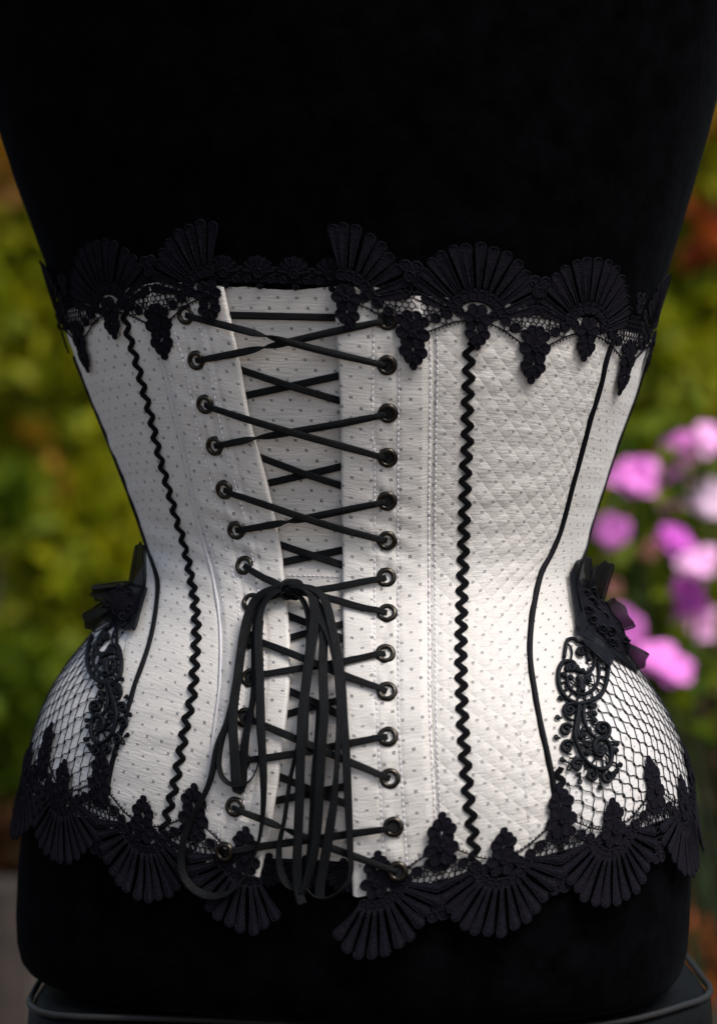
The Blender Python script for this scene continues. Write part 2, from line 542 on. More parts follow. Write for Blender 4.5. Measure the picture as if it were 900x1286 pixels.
# ------------------------------------------------------------------ ground
m_, nt_, bs_ = new_mat("garden_soil")
g_ = NT(nt_)
tc_ = g_.node("ShaderNodeTexCoord").outputs["Object"]
n_ = g_.noise(tc_, 3.0, 6.0, 0.65)
nt_.links.new(g_.mix(n_, (0.03, 0.021, 0.014), (0.10, 0.075, 0.058)), bs_.inputs["Base Color"])
bs_.inputs["Roughness"].default_value = 0.95
nt_.links.new(g_.bump(n_, 0.03), bs_.inputs["Normal"])
M_SOIL = m_
mb = MB()
gx = np.concatenate([np.linspace(-120, -6, 8), np.linspace(-5, 5, 41), np.linspace(6, 120, 8)])
GX, GY = np.meshgrid(gx, gx + 2)
GZ = 0.015 * np.sin(GX * 2.1 + GY) * np.cos(GY * 1.7) * (np.hypot(GX, GY) < 8)
mb.add(np.stack([GX, GY, GZ], -1), grid_faces(len(gx), len(gx)))
tag(mb.build("ground", M_SOIL), "bare brown garden soil under the stool and the shrubs", "ground", kind="structure")
# ------------------------------------------------------------------ garden behind
def leaf_mat(name, cols, rough=0.55, trans=0.35):
    m, nt, bs = new_mat(name)
    g = NT(nt)
    oi = g.node("ShaderNodeNewGeometry").outputs["Random Per Island"]
    cr = g.node("ShaderNodeValToRGB")
    nt.links.new(oi, cr.inputs[0])
    e = cr.color_ramp.elements
    while len(e) < len(cols): e.new(0.5)
    for i, c in enumerate(cols):
        e[i].position = i / max(1, len(cols) - 1); e[i].color = (*c, 1)
    nt.links.new(cr.outputs[0], bs.inputs["Base Color"])
    bs.inputs["Roughness"].default_value = rough
    bs.inputs["Specular IOR Level"].default_value = 0.2
    tl = g.node("ShaderNodeBsdfTranslucent")
    nt.links.new(cr.outputs[0], tl.inputs[0])
    mx = g.node("ShaderNodeMixShader"); mx.inputs[0].default_value = trans
    nt.links.new(bs.outputs[0], mx.inputs[1]); nt.links.new(tl.outputs[0], mx.inputs[2])
    nt.links.new(mx.outputs[0], nt.nodes["Material Output"].inputs[0])
    return m
LM = {
    'lime': leaf_mat("lime_leaves", [(.13, .165, .003), (.20, .22, .003), (.29, .27, .004), (.17, .19, .003)], trans=.45),
    'olive': leaf_mat("olive_leaves", [(.065, .095, .003), (.14, .16, .003), (.23, .22, .004)], trans=.45),
    'dark': leaf_mat("shade_dark_leaves", [(.004, .008, .002), (.010, .017, .002), (.022, .028, .003)]),  # near-black leaf colour stands in for the shade low in the planting
    'maroon': leaf_mat("maroon_leaves", [(.03, .012, .004), (.06, .02, .004), (.02, .014, .004)]),
    'amber': leaf_mat("amber_leaves", [(.14, .06, .003), (.26, .11, .004), (.20, .15, .004)]),
    'red': leaf_mat("red_leaves", [(.18, .02, .003), (.42, .06, .004), (.30, .10, .004)]),
    'mid': leaf_mat("green_leaves", [(.035, .07, .003), (.08, .12, .004), (.16, .19, .006)], trans=.45),
}
M_BARK = plain("bark", (0.06, 0.045, 0.03), 0.9, 0.2, noise_scale=30, bump=0.01)
def bp(px, py, y):
    d = y - CAM[1]
    return np.array([(px - 450) / FPX * d, y, 1.0 - (py - 643) / FPX * d])
def leaves(mb, c, rad, n, size, r_):
    """leaf-shaped folded blades through an uneven ellipsoid"""
    u = r_.normal(size=(n, 3)); u = unit(u) * (r_.uniform(0.25, 1, (n, 1)) ** 0.5)
    lump = 1 + 0.22 * np.sin(u[:, :1] * 5 + c[0] * 9) * np.cos(u[:, 2:3] * 6 + c[2] * 7)
    p = c + u * np.array(rad) * lump
    d = unit(r_.normal(size=(n, 3)) + 0.6 * unit(u) - [0, 0, .2]); s = unit(np.cross(d, r_.normal(size=(n, 3))))
    nn = np.cross(d, s)
    L = size * r_.uniform(.6, 1.3, (n, 1)); W = L * r_.uniform(.28, .42, (n, 1))
    V = np.stack([p, p + d * L * .45 + s * W + nn * W * .3, p + d * L, p + d * L * .45 - s * W + nn * W * .3], 1)
    f = [(4 * i, 4 * i + 1, 4 * i + 2, 4 * i + 3) for i in range(n)]
    mb.add(V, f)
def shrub(name, label, cat, base, blobs, mat, leaf=0.05, seed=0, group=None, extra=None):
    """blobs: (x, y, z, rx, ry, rz, n) round which foliage sits; base: where the stems leave the ground"""
    r_ = np.random.default_rng(seed)
    root = tag(empty(name, base), label, cat, group)
    K = Matrix.Translation(root.location).inverted()
    mb = MB()
    for (x, y, z, rx, ry, rz, n) in blobs: leaves(mb, np.array([x, y, z]), (rx, ry, rz), int(n * 1.7), leaf, r_)
    o = mb.build("foliage", mat, root, smooth=False); o.matrix_parent_inverse = K
    mb = MB()
    for (x, y, z, rx, ry, rz, n) in blobs:
        b = np.array(base) + [r_.normal(0, .03), r_.normal(0, .03), 0]
        P = spline([b, (b * .6 + np.array([x, y, z]) * .4) + [r_.normal(0, .05), r_.normal(0, .05), -.1], (x, y, z), (x + r_.normal(0, rx * .3), y, z + rz * .6)], 12)
        tube(mb, P, np.tile([0, 1.0, 0], (12, 1)), np.linspace(.014, .003, 12), 6)
    o = mb.build("stem", M_BARK, root); o.matrix_parent_inverse = K
    if extra:
        for nm, m2, bl, lf in extra:
            mb = MB()
            for (x, y, z, rx, ry, rz, n) in bl: leaves(mb, np.array([x, y, z]), (rx, ry, rz), n, lf, r_)
            o = mb.build(nm, m2, root, smooth=False); o.matrix_parent_inverse = K
    return root
def B(px, py, y, rpx, rpy, n, ry=None):
    c = bp(px, py, y); k = (y + 1.25) / FPX
    return (*c, rpx * k, ry or rpx * k * .8, rpy * k, n)

Y1 = 3.8
shrub("lime_shrub", "tall yellow-green shrub on the shaded side, behind the narrow hip", "shrub", (bp(60, 0, Y1)[0], Y1, 0),
      [B(100, 430, Y1, 130, 190, 1300), B(150, 250, Y1, 120, 160, 800), B(130, 700, Y1 - .1, 120, 120, 1500), B(70, 830, Y1 - .1, 110, 90, 800), B(10, 330, Y1, 90, 150, 700), B(20, 600, Y1, 70, 100, 500)], LM['lime'], 0.07, 1,
      extra=[("amber_leaves", LM['amber'], [B(6, 195, Y1 - .5, 18, 32, 40), B(70, 600, Y1 - .4, 18, 60, 7)], 0.08)])
shrub("olive_shrub", "olive green shrub filling the gap behind the lime shrub", "shrub", (bp(160, 0, 4.6)[0], 4.6, 0),
      [B(170, 520, 4.5, 170, 220, 1600), B(60, 480, 4.6, 170, 260, 1500), B(120, 900, 4.4, 190, 180, 1400), B(250, 760, 4.5, 150, 200, 900), B(100, 200, 4.7, 200, 200, 1500), B(300, 300, 4.6, 200, 300, 1500)], LM['olive'], 0.075, 2)
shrub("dark_shrub", "low dark green shrub at the shaded hip, in front of the lime one", "shrub", (bp(20, 0, 3.1)[0], 3.1, 0),
      [B(5, 640, 3.15, 24, 36, 50), B(20, 880, 3.1, 90, 60, 400), B(60, 950, 3.1, 100, 90, 700), B(0, 1010, 3.1, 90, 60, 400)], LM['mid'], 0.08, 3,
      extra=[("maroon_leaves", LM['maroon'], [B(5, 1075, 2.9, 40, 26, 160)], 0.08)])
shrub("hedge_shrub", "dense hedge shrub far behind the pink flowers", "shrub", (bp(860, 0, 4.8)[0], 4.8, 0),
      [B(900, 520, 4.8, 230, 260, 2200), B(780, 620, 4.8, 200, 250, 1800), B(880, 900, 4.7, 240, 230, 2200), B(1050, 600, 4.9, 240, 400, 2000), B(880, 200, 4.9, 240, 220, 1600), B(600, 500, 4.9, 220, 400, 1400)], LM['olive'], 0.08, 4)
shrub("leafy_shrub", "green shrub with red leaves above the pink flowers", "shrub", (bp(850, 0, 3.8)[0], 3.8, 0),
      [B(880, 440, 3.8, 70, 75, 380), B(800, 500, 3.9, 70, 90, 300), B(905, 235, 3.8, 55, 60, 260), B(860, 390, 3.9, 60, 70, 260)], LM['olive'], 0.085, 5,
      extra=[("red_leaves", LM['red'], [B(893, 290, 3.3, 18, 14, 20), B(880, 322, 3.3, 12, 12, 8)], 0.07), ("amber_leaves", LM['amber'], [B(899, 172, 3.3, 12, 22, 24)], 0.07),
             ("lime_leaves", LM['lime'], [B(745, 640, 3.5, 30, 90, 300), B(780, 720, 3.5, 60, 60, 300), B(896, 205, 3.3, 20, 16, 40), B(835, 460, 3.6, 50, 50, 160), B(820, 740, 3.5, 80, 80, 300), B(800, 560, 3.6, 60, 60, 160)], 0.085)])
shrub("shade_shrub", "low shrub under the pink flowers, beside the stool, shade put into its dark leaf colour", "shrub", (bp(890, 0, 2.6)[0], 2.6, 0),
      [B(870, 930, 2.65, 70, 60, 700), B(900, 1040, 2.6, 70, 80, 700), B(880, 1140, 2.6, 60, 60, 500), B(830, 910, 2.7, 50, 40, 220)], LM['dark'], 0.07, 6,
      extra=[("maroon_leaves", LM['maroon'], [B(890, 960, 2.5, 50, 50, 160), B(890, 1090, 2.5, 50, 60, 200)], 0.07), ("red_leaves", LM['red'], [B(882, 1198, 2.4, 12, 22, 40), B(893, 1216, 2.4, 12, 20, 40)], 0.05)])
# distant trees closing the view to the sides and above
for k, (x, y, h, w) in enumerate([(-4.8, 6.6, 4.4, 1.6), (-2.4, 7.2, 4.8, 1.7), (0.1, 7.5, 4.6, 1.7), (2.5, 7.3, 4.9, 1.7), (4.9, 6.7, 4.5, 1.6)]):
    LB = ["broad dark tree farthest towards the shaded side", "tall dark tree behind the olive shrub", "dark tree hidden behind the velvet form", "tall dark tree behind the dense hedge shrub", "broad dark tree farthest beyond the pink flowers"][k]
    r_ = np.random.default_rng(40 + k)
    root = tag(empty("garden_tree", (x, y, 0)), LB, "tree", "dark trees closing off the garden")
    mb = MB()
    for j in range(18):
        c = np.array([r_.uniform(-w, w) * .8, r_.uniform(-.5, .5), r_.uniform(.35, h)])
        leaves(mb, c, (w * .5, .5, .6), 190, .15, r_)
    mb.build("crown", LM['olive' if k % 2 else 'mid'], root, smooth=False)
    mb = MB(); tube(mb, [(0, 0, 0), (.04, 0, h * .4), (0, .03, h * .9)], np.tile([0, 1.0, 0], (3, 1)), [.09, .06, .02], 10); mb.build("trunk", M_BARK, root)

# a fallen pale branch / weathered post low on the shaded side
pc = bp(4, 1180, 1.6)
post = tag(empty("wooden_post", (pc[0], 1.6, 0)), "weathered pale wooden post by the ground beside the stool, shaded side", "post")
M_POST = plain("weathered_wood", (0.024, 0.018, 0.015), 0.9, 0.2, noise_scale=14, var=0.4)
mb = MB(); hgt = bp(0, 1105, 1.6)[2]
tube(mb, [(0, 0, 0), (0.004, 0, hgt * .5), (0, 0, hgt - .01), (0, 0, hgt)], np.tile([0, 1.0, 0], (4, 1)), [.036, .035, .034, .028], 12)
mb.build("post_shaft", M_POST, post)

# pink flowers
def petal_mat(name, a, b):
    m, nt, bs = new_mat(name)
    g = NT(nt)
    tc = g.node("ShaderNodeTexCoord").outputs["Object"]
    n = g.noise(tc, 60, 2.0)
    c = g.mix(n, a, b)
    nt.links.new(c, bs.inputs["Base Color"]); bs.inputs["Roughness"].default_value = 0.6
    tl = g.node("ShaderNodeBsdfTranslucent"); nt.links.new(c, tl.inputs[0])
    mx = g.node("ShaderNodeMixShader"); mx.inputs[0].default_value = 0.3
    nt.links.new(bs.outputs[0], mx.inputs[1]); nt.links.new(tl.outputs[0], mx.inputs[2])
    nt.links.new(mx.outputs[0], nt.nodes["Material Output"].inputs[0])
    return m
PM = {'pink': petal_mat("pink_petals", (.82, .17, .66), (.93, .34, .82)), 'mag': petal_mat("magenta_petals", (.60, .07, .56), (.76, .15, .68)),
      'pale': petal_mat("pale_pink_petals", (.84, .36, .68), (.92, .52, .80)), 'white': petal_mat("white_pink_petals", (.92, .62, .80), (.95, .74, .88)), 'bud': petal_mat("faded_bud_petals", (.40, .16, .14), (.5, .22, .16))}
M_GREEN = plain("green_stalk", (0.014, 0.026, 0.006), 0.6, 0.3)
YF = 1.35
FL = [(848, 562, 24, 'pink'), (890, 551, 22, 'pale'), (797, 599, 30, 'pink'), (844, 613, 29, 'pink'), (891, 629, 26, 'white'), (769, 668, 25, 'pink'), (845, 676, 25, 'mag'), (877, 706, 25, 'pale'), (863, 746, 26, 'mag'),
      (872, 783, 27, 'pale'), (786, 790, 28, 'pink'), (820, 826, 27, 'pink'), (845, 840, 27, 'pink'), (815, 690, 15, 'bud'), (764, 706, 11, 'bud'), (769, 738, 13, 'bud')]
plant = tag(empty("flowering_plant", (*bp(960, 0, YF + .1)[:2], 0)), "bushy garden plant with pink, magenta and pale blossoms beside the net hip", "flowering plant")
K = Matrix.Translation(plant.location).inverted()
def blossom(c, rad, mat, seed):
    r_ = np.random.default_rng(seed)
    axis = unit(np.array([r_.normal(0, .38), -1, r_.normal(.35, .35)]))
    e1 = unit(np.cross(axis, [0, 0, 1.0])); e2 = np.cross(axis, e1)
    mb = MB()
    pl_ = r_.uniform(.72, 1.22, (2, 5))
    # two whorls of five rounded, cupped petals
    for wh, (k1, cup) in enumerate(((1.0, .15), (.72, .45))):
        for i in range(5):
            a = i / 5 * 6.283 + wh * .63 + r_.normal(0, .06)
            t, u = np.meshgrid(np.linspace(0, 1, 6), np.linspace(-1, 1, 5), indexing='ij')
            w = rad * k1 * .50 * np.sin(np.clip(t * .86 + .09, 0, 1) * math.pi) ** .7
            rr_ = rad * k1 * t * pl_[wh, i] * 1.08
            l1 = rr_ * math.cos(a) - w * u * math.sin(a); l2 = rr_ * math.sin(a) + w * u * math.cos(a)
            h = rad * (cup * t - .28 * t ** 3 + .08 * u ** 2 * t + .03 * np.sin(u * 6 + seed)) + .002 * wh
            mb.add(c + l1[..., None] * e1 + l2[..., None] * e2 + h[..., None] * axis, grid_faces(6, 5))
    o = mb.build("flower", mat, plant); o.matrix_parent_inverse = K
    return o
stem_mb = MB(); leaf_mb = MB(); r_ = np.random.default_rng(77)
for i, (x, y, r0, mt) in enumerate(FL):
    yy = YF + r_.uniform(-.05, .05)
    c = bp(x, y, yy); rad = r0 * (yy + 1.25) / FPX * 1.0
    blossom(c, rad, PM[mt], i)
    b = np.array(plant.location)
    P = spline([b + [r_.normal(0, .05), r_.normal(0, .04), .02], (b + c) / 2 + [r_.normal(0, .04), .06, -.05], c + [0, .03, -.05], c + [0, .004, 0]], 14)
    tube(stem_mb, P, np.tile([0, 1.0, 0], (14, 1)), np.linspace(.005, .002, 14), 6)
    for q in P[11:-1]: leaves(leaf_mb, q + [0, .03, 0], (.06, .04, .06), 9, .045, r_)
o = stem_mb.build("stem", M_GREEN, plant); o.matrix_parent_inverse = K
o = leaf_mb.build("foliage", LM['mid'], plant, smooth=False); o.matrix_parent_inverse = K


# ------------------------------------------------------------------ stool
stool = tag(empty("stool", (0.003, 0.062, 0)), "black padded leather stool with grey piped edge under the velvet form", "stool")
SEAT = 0.746
# outline of the seat seen from above: bowed front edge, rounded corners (front is -y)
seat_c = np.array([(.060, -.186), (.117, -.165), (.143, -.146), (.163, -.123), (.178, -.104), (.186, -.080), (.1865, -.045), (.186, .03), (.184, .11), (.172, .138), (.14, .15), (.0, .155), (-.13, .15), (-.166, .138),
                   (-.176, .11), (-.1775, .03), (-.177, -.08), (-.174, -.118), (-.164, -.138), (-.145, -.147), (-.10, -.151), (-.05, -.160), (0, -.176)])
def closed(p, n):
    q = np.vstack([p[-3:], p, p[:4]])
    r_ = spline(q, 400)
    d0 = np.linalg.norm(r_ - p[0], axis=1); a = int(np.argmin(d0[:200])); b = 200 + int(np.argmin(d0[200:]))
    return r_[np.linspace(a, b, n + 1).astype(int)[:-1]]
so_ = closed(seat_c, 96)
mb = MB()
rings = []
for k_, dz in [(0.97, -0.085), (0.995, -0.078), (1.0, -0.02), (0.995, -0.006), (0.97, -0.001), (0.8, 0.002), (0.4, 0.003), (0.05, 0.003)]:
    rings.append(np.column_stack([so_ * k_, np.full(96, SEAT + dz)]))
V = np.stack(rings, 0)
f = grid_faces(len(rings), 96, closed=True)
f.append(tuple(range(96))[::-1]); f.append(tuple((len(rings) - 1) * 96 + i for i in range(96)))
mb.add(V, f)
mb.build("seat", M_LEATHER, stool)
mb = MB()
rr = np.vstack([so_, so_[:2]]) * 0.992
tube(mb, np.column_stack([rr, np.full(len(rr), SEAT - 0.001)]), np.tile([0, 0, 1.0], (len(rr), 1)), 0.0018, 8, caps=False)
mb.build("piping", M_SEATPIPE, stool)
for sx in (-1, 1):
    for sy in (-1, 1):
        mb = MB()
        tube(mb, [(sx * 0.15, sy * 0.125, SEAT - 0.075), (sx * 0.165, sy * 0.14, 0.4), (sx * 0.18, sy * 0.155, 0.0)], np.tile([0, 1.0, 0], (3, 1)), [0.013, 0.012, 0.011], 10)
        mb.build("leg", M_STEEL, stool)

# ------------------------------------------------------------------ the velvet dress form
form = tag(empty("dress_form", (0, 0, 0.7495)), "black velvet dress form torso standing on the black leather stool", "dress form")
mb = MB()
zz = np.concatenate([[0.7495, 0.7500, 0.7525, 0.758, 0.768], np.linspace(0.782, 1.34, 90)])
ph = np.linspace(-math.pi, math.pi, 97)[:-1]
inset = np.interp(zz, [0.7495, 0.7500, 0.7525, 0.758, 0.768, 0.782, 0.82, 0.86, 0.90, 1.06, 1.10, 1.13], [0.016, 0.010, 0.0065, 0.003, 0.0015, 0.001, 0.001, 0.004, 0.0045, 0.0045, 0.002, 0.0])
P = S(ph[None, :], zz[:, None], -inset[:, None] + 0 * ph[None, :])
last = P[-1]
cen = last.mean(0)
caps_ = []
for k, (sx, dz) in enumerate([(0.97, 0.03), (0.86, 0.06), (0.68, 0.085), (0.5, 0.10), (0.36, 0.115), (0.33, 0.14), (0.32, 0.17)]):
    q = cen + (last - cen) * np.array([sx, sx if k < 4 else min(1, sx * 1.3), 1]); q[:, 2] = cen[2] + dz
    caps_.append(q)
P = np.concatenate([P, np.stack(caps_, 0)], 0)
f = grid_faces(P.shape[0], 96, closed=True)
f.append(tuple(range(96))[::-1]); f.append(tuple((P.shape[0] - 1) * 96 + i for i in range(96)))
mb.add(P - np.array(form.location), f)
mb.build("velvet_body", M_VELVET, form)

# ------------------------------------------------------------------ the corset
corset = tag(empty("corset", (0, 0, 0.98)), "grey spotted underbust corset with black lace trim, laced up the back of the velvet form", "corset")
KEEP = Matrix.Translation(corset.location).inverted()
def under(o, parent=corset):
    o.parent = parent
    o.matrix_parent_inverse = KEEP.copy()
    return o
def part(mb, name, mat, parent=corset, **k):
    o = mb.build(name, mat, None, **k)
    o.parent = parent
    if parent is corset: o.matrix_parent_inverse = KEEP.copy()
    return o
def cpanel(*a, **k):
    label = k.pop('label', None)
    o = under(panel(a[0], a[1], a[2], a[3], None, **k))
    if label: o['label'] = label
    return o

cpanel("front_panel", const(-math.pi - 0.75), const(-math.pi + 0.75), M_FAB, nu=24, nv=60, seed=1)
cpanel("hip_panel", const(-math.pi + 0.75), fLgus, M_HIP, nu=26, nv=120, seed=2)
cpanel("side_panel", fLgus, fLpip, M_FAB, nu=8, seed=3, puff=0.0004)
def crease(ph, z, u):
    return 0.0006 * np.exp(-((z - 0.975) / 0.028) ** 2) * np.sin(z * 430 + ph * 9) * np.sin(math.pi * u) ** .7
cpanel("back_panel", fLpip, fLrick, M_FAB, nu=20, seed=4, wr=0.0004, extra=crease)
cpanel("back_panel", fLrick, fLwhite, M_FAB, nu=10, seed=5, extra=crease)
chan = (np.linspace(0, 1, 41), None)
def channels(marks):
    x = np.linspace(0, 1, 61)
    y = np.interp(x, [0, 0.12, 1], [0.0002, 0.0016, 0.0022])
    for c in marks: y = y - 0.0004 * np.exp(-((x - c) / 0.025) ** 2)
    return (x, y)
GL = [(236, 395), (249, 452), (260, 507), (272, 559), (284, 614), (299, 665), (309, 711), (317, 758), (319, 806), (316, 853), (309, 902), (304, 956), (297, 1013), (287, 1068)]
GR = [(487, 402), (486, 458), (487, 518), (487, 574), (486, 628), (486, 678), (485, 726), (486, 772), (484, 823), (486, 870), (487, 926), (490, 978), (494, 1038), (500, 1092)]
_gp, _gz = onto(np.array(GL + GR, float))
def wr_waist(ph, z, u):
    pull = 0
    for a_, b_ in zip(_gp, _gz):
        ds, dz = (ph - a_) * 0.13, z - b_
        rr2 = np.hypot(ds, dz)
        pull = pull - 0.0007 * np.exp(-(rr2 / 0.0065) ** 2) + 0.00035 * np.exp(-(rr2 / 0.014) ** 2) * np.cos(5 * np.arctan2(dz, ds) + a_ * 40 + b_ * 900)
    return pull + 0.0007 * np.exp(-((z - 0.985) / 0.03) ** 2) * np.sin(z * 520 + ph * 22) * (1 - np.abs(2 * u - 1))
cpanel("lacing_panel", fLwhite, fLfold, M_FAB, nu=52, nv=280, seed=6, rise=channels([0.42, 0.72]), fold=1, puff=0.0003, wr=0.0003, extra=wr_waist, label="narrower shaded lacing panel with eyelets")
cpanel("lacing_panel", fRfold, fRseam, M_FAB, nu=52, nv=280, seed=7, extra=lambda p, z, u: wr_waist(p, z, u) * 0.8, rise=(lambda c: (c[0], c[1][::-1]))(channels([0.38, 0.64])), fold=-1, puff=0.0003, wr=0.0002, label="broad bright lacing panel with eyelets")
cpanel("back_panel", fRseam, fRrick, M_QUILT, nu=12, seed=8)
cpanel("back_panel", fRrick, fRpip, M_QUILT, nu=40, nv=160, seed=9, wr=0.0003, label="widest back panel, puckered like quilting")
cpanel("side_panel", fRpip, fRsil, M_FAB, nu=16, seed=10, puff=0.0005)
cpanel("hip_panel", fRsil, const(math.pi - 0.75), M_HIP, nu=26, nv=120, seed=11)
zmt = onto([(360, 350)])[1][0]
cpanel("modesty_panel", lambda z: fLfold(z) - 0.16, lambda z: fRfold(z) + 0.16, M_MOD, nu=30, nv=160, base=-0.0014, puff=0.0, wr=0.0005, seed=12,
       top=edge_line([(240, 351), (300, 352), (360, 352), (430, 354), (480, 355)], 1.1), hem=edge_line([(250, 1076), (326, 1078), (390, 1080), (450, 1084), (500, 1086)], 0.86))

# grommets -------------------------------------------------------------------------------
prof = np.array([(2.55, -0.4), (2.6, 0.5), (2.85, 1.0), (3.3, 1.3), (3.9, 1.3), (4.6, 0.95), (5.05, 0.35), (5.15, -0.6)]) * 1e-3
me0 = None
DARKH = {('R', i) for i in (0, 1, 2, 3, 4, 12, 13)} | {('L', i) for i in (8, 9, 10)}
for side, pts in (('L', GL), ('R', GR)):
    for i, (x, y) in enumerate(pts):
        ph_, z_ = onto([(x, y)])
        P, N = S(ph_, z_, 0.0050 if i == 13 else 0.0020, True)
        n = N[0]; up = np.array([0, 0, 1.0]); a = unit(np.cross(up, n)); b = np.cross(n, a)
        if me0 is None:
            ang = np.arange(28) / 28 * 2 * math.pi
            V = np.stack([np.stack([r_ * np.cos(ang), r_ * np.sin(ang), np.full(28, h_)], 1) for r_, h_ in prof], 0)
            mb = MB(); mb.add(V, grid_faces(len(prof), 28, closed=True, flip=True))
            o = mb.build("grommet", M_METAL); me0 = o.data
            mb = MB()
            mb.add(np.vstack([[(0, 0, 0)], np.stack([0.0027 * np.cos(ang), 0.0027 * np.sin(ang), 0 * ang], 1)]), [(0, k + 1, (k + 1) % 28 + 1) for k in range(28)])
            h0 = mb.build("hole", M_DARK); hm = h0.data
            bpy.data.objects.remove(h0)
        else:
            o = bpy.data.objects.new("grommet", me0); COL.objects.link(o)
        tl = rng.normal(0, 0.05, 2)
        nn = unit(n + a * tl[0] + b * tl[1]); aa = unit(np.cross(up, nn)); bb = np.cross(nn, aa)
        M = Matrix(((aa[0], bb[0], nn[0], P[0][0]), (aa[1], bb[1], nn[1], P[0][1]), (aa[2], bb[2], nn[2], P[0][2]), (0, 0, 0, 1)))
        o.parent = corset
        o.matrix_parent_inverse = KEEP.copy()
        o.matrix_basis = M
        if (side, i) in DARKH:
            h = bpy.data.objects.new("hole", hm); COL.objects.link(h); h.parent = o; h.location = (0, 0, 0.0004)

# stitching ------------------------------------------------------------------------------
def stitches(pts, off, ln=0.0021, gap=0.0008, r=0.00022, name="stitching", mat=M_STITCH):
    P, N = lift(spline(pts, 260), off)
    d = np.concatenate([[0], np.cumsum(np.linalg.norm(np.diff(P, axis=0), axis=1))])
    mb = MB(); t = 0.0
    while t + ln < d[-1]:
        l2 = ln * rng.uniform(.8, 1.1)
        q = np.stack([[np.interp(t + l2 * k, d, P[:, c]) for c in range(3)] for k in (0, .25, .75, 1)])
        nq = np.stack([[np.interp(t + l2 * k, d, N[:, c]) for c in range(3)] for k in (0, .25, .75, 1)])
        q = q + nq * np.array([-.0002, .0002, .0002, -.0002])[:, None]
        tube(mb, q, nq, r, 5)
        t += l2 + gap * rng.uniform(.8, 1.4)
    o = part(mb, name, mat)
    o["kind"] = "stuff"
ROWS_R = [([(468, 365), (470, 413), (468, 542), (471, 578), (471, 842), (474, 898), (481, 1049), (485, 1100)], 0.0022),
          ([(502, 372), (501, 468), (500, 615), (500, 842), (501, 917), (509, 1049), (512, 1098)], 0.0021),
          ([(537, 380), (540, 450), (539, 560), (538, 650), (538, 800), (539, 898), (545, 1010), (549, 1070)], 0.0011),
          ([(547, 395), (549, 450), (547, 560), (546, 650), (546, 800), (547, 898), (552, 1010), (556, 1070)], 0.0007)]
ROWS_L = [([(213, 390), (235, 457), (252, 542), (269, 608), (282, 665), (297, 729), (304, 786), (305, 850), (300, 910), (293, 960), (285, 994), (274, 1061)], 0.0020),
          ([(250, 390), (265, 457), (278, 523), (290, 578), (307, 638), (320, 702), (328, 752), (333, 800), (333, 850), (327, 910), (319, 960), (310, 996), (303, 1050), (297, 1085)], 0.0022),
          ([(a + 8, b) for a, b in Lwhite_pts], 0.0013)]
for pts, off in ROWS_R + ROWS_L: stitches(pts, off + 0.0001)
stitches([(360, 722), (400, 723), (434, 724)], -0.0010, 0.0018)
stitches([(660, 825), (656, 870), (652, 920), (660, 1000), (665, 1050)], 0.0010, 0.0016, 0.0016, 0.00014)

# piping ---------------------------------------------------------------------------------
def piping(pts, r, off, name, mat, n=160, **k):
    P, N = lift(spline(pts, n), off)
    mb = MB(); tube(mb, smoothP(P), N, r, 8)
    return part(mb, name, mat)
def smoothP(P):
    return np.stack([smooth1(P[:, c], 4) for c in range(3)], 1)
mb = MB()
P, N = lift(spline(Lwhite_pts, 200), 0.0008)
P = smoothP(P); tube(mb, P - N * 0.0003, N, 0.0009, 8)
part(mb, "self_piping", M_PIPE)
piping(Rpip_pts, 0.0017, 0.0004, "black_piping", M_BLKPIPE)
def strip(fn, z0_, z1_, dphi, r, name):
    z = np.linspace(z0_, z1_, 140)
    P, N = S(fn(z) + dphi, z, np.full(140, 0.0004), True)
    mb = MB(); tube(mb, smoothP(P), N, r, 8); return part(mb, name, M_BLKPIPE)
strip(fLpip, onto([(132, 1020)])[1][0], onto([(94, 445)])[1][0], 0, 0.0015, "black_piping")
strip(fRsil, onto([(722, 740)])[1][0], onto([(815, 440)])[1][0], 0.0, 0.0013, "black_piping")

# rickrack -------------------------------------------------------------------------------
def move(phi, z, dx, dy):
    """step dx, dy metres along the surface (dx round the body, dy up)"""
    a, b = derivs(phi, z)
    z2 = z + dy / np.linalg.norm(b, axis=-1)
    p2 = phi
    for _ in range(3):
        m_a, _ = derivs((phi + p2) / 2, (z + z2) / 2)
        p2 = phi + dx / np.linalg.norm(m_a, axis=-1)
    return p2, z2

def rickrack(pts, wave, amp, w, off):
    p = spline(pts, 500)
    ph, z = onto(p)
    ph, z = smooth1(ph, 12), z
    P = S(ph, z)
    d = np.concatenate([[0], np.cumsum(np.linalg.norm(np.diff(P, axis=0), axis=1))])
    n = int(d[-1] / wave * 14)
    dd = np.linspace(0, d[-1], n)
    jit = np.cumsum(rng.normal(0, 0.012, n))
    t = 2 * math.pi * dd / wave + jit
    x = amp * np.sin(t) * 1.15 - amp * 0.13 * np.sin(3 * t)
    ph2, z2 = move(np.interp(dd, d, ph), np.interp(dd, d, z), x, 0 * x)
    P, N = S(ph2, z2, np.full(n, off), True)
    mb = MB(); ribbon(mb, P, N, w, 0.0006)
    return part(mb, "rickrack_trim", M_RICK)
rickrack(Rrick_pts[1:], 0.0080, 0.0017, 0.0029, 0.0011)
rickrack(Lrick_pts, 0.0079, 0.0016, 0.0028, 0.0011)
rickrack([(703, 964), (697, 972), (705, 980), (698, 990), (702, 1002)], 0.0085, 0.0008, 0.003, 0.0012)
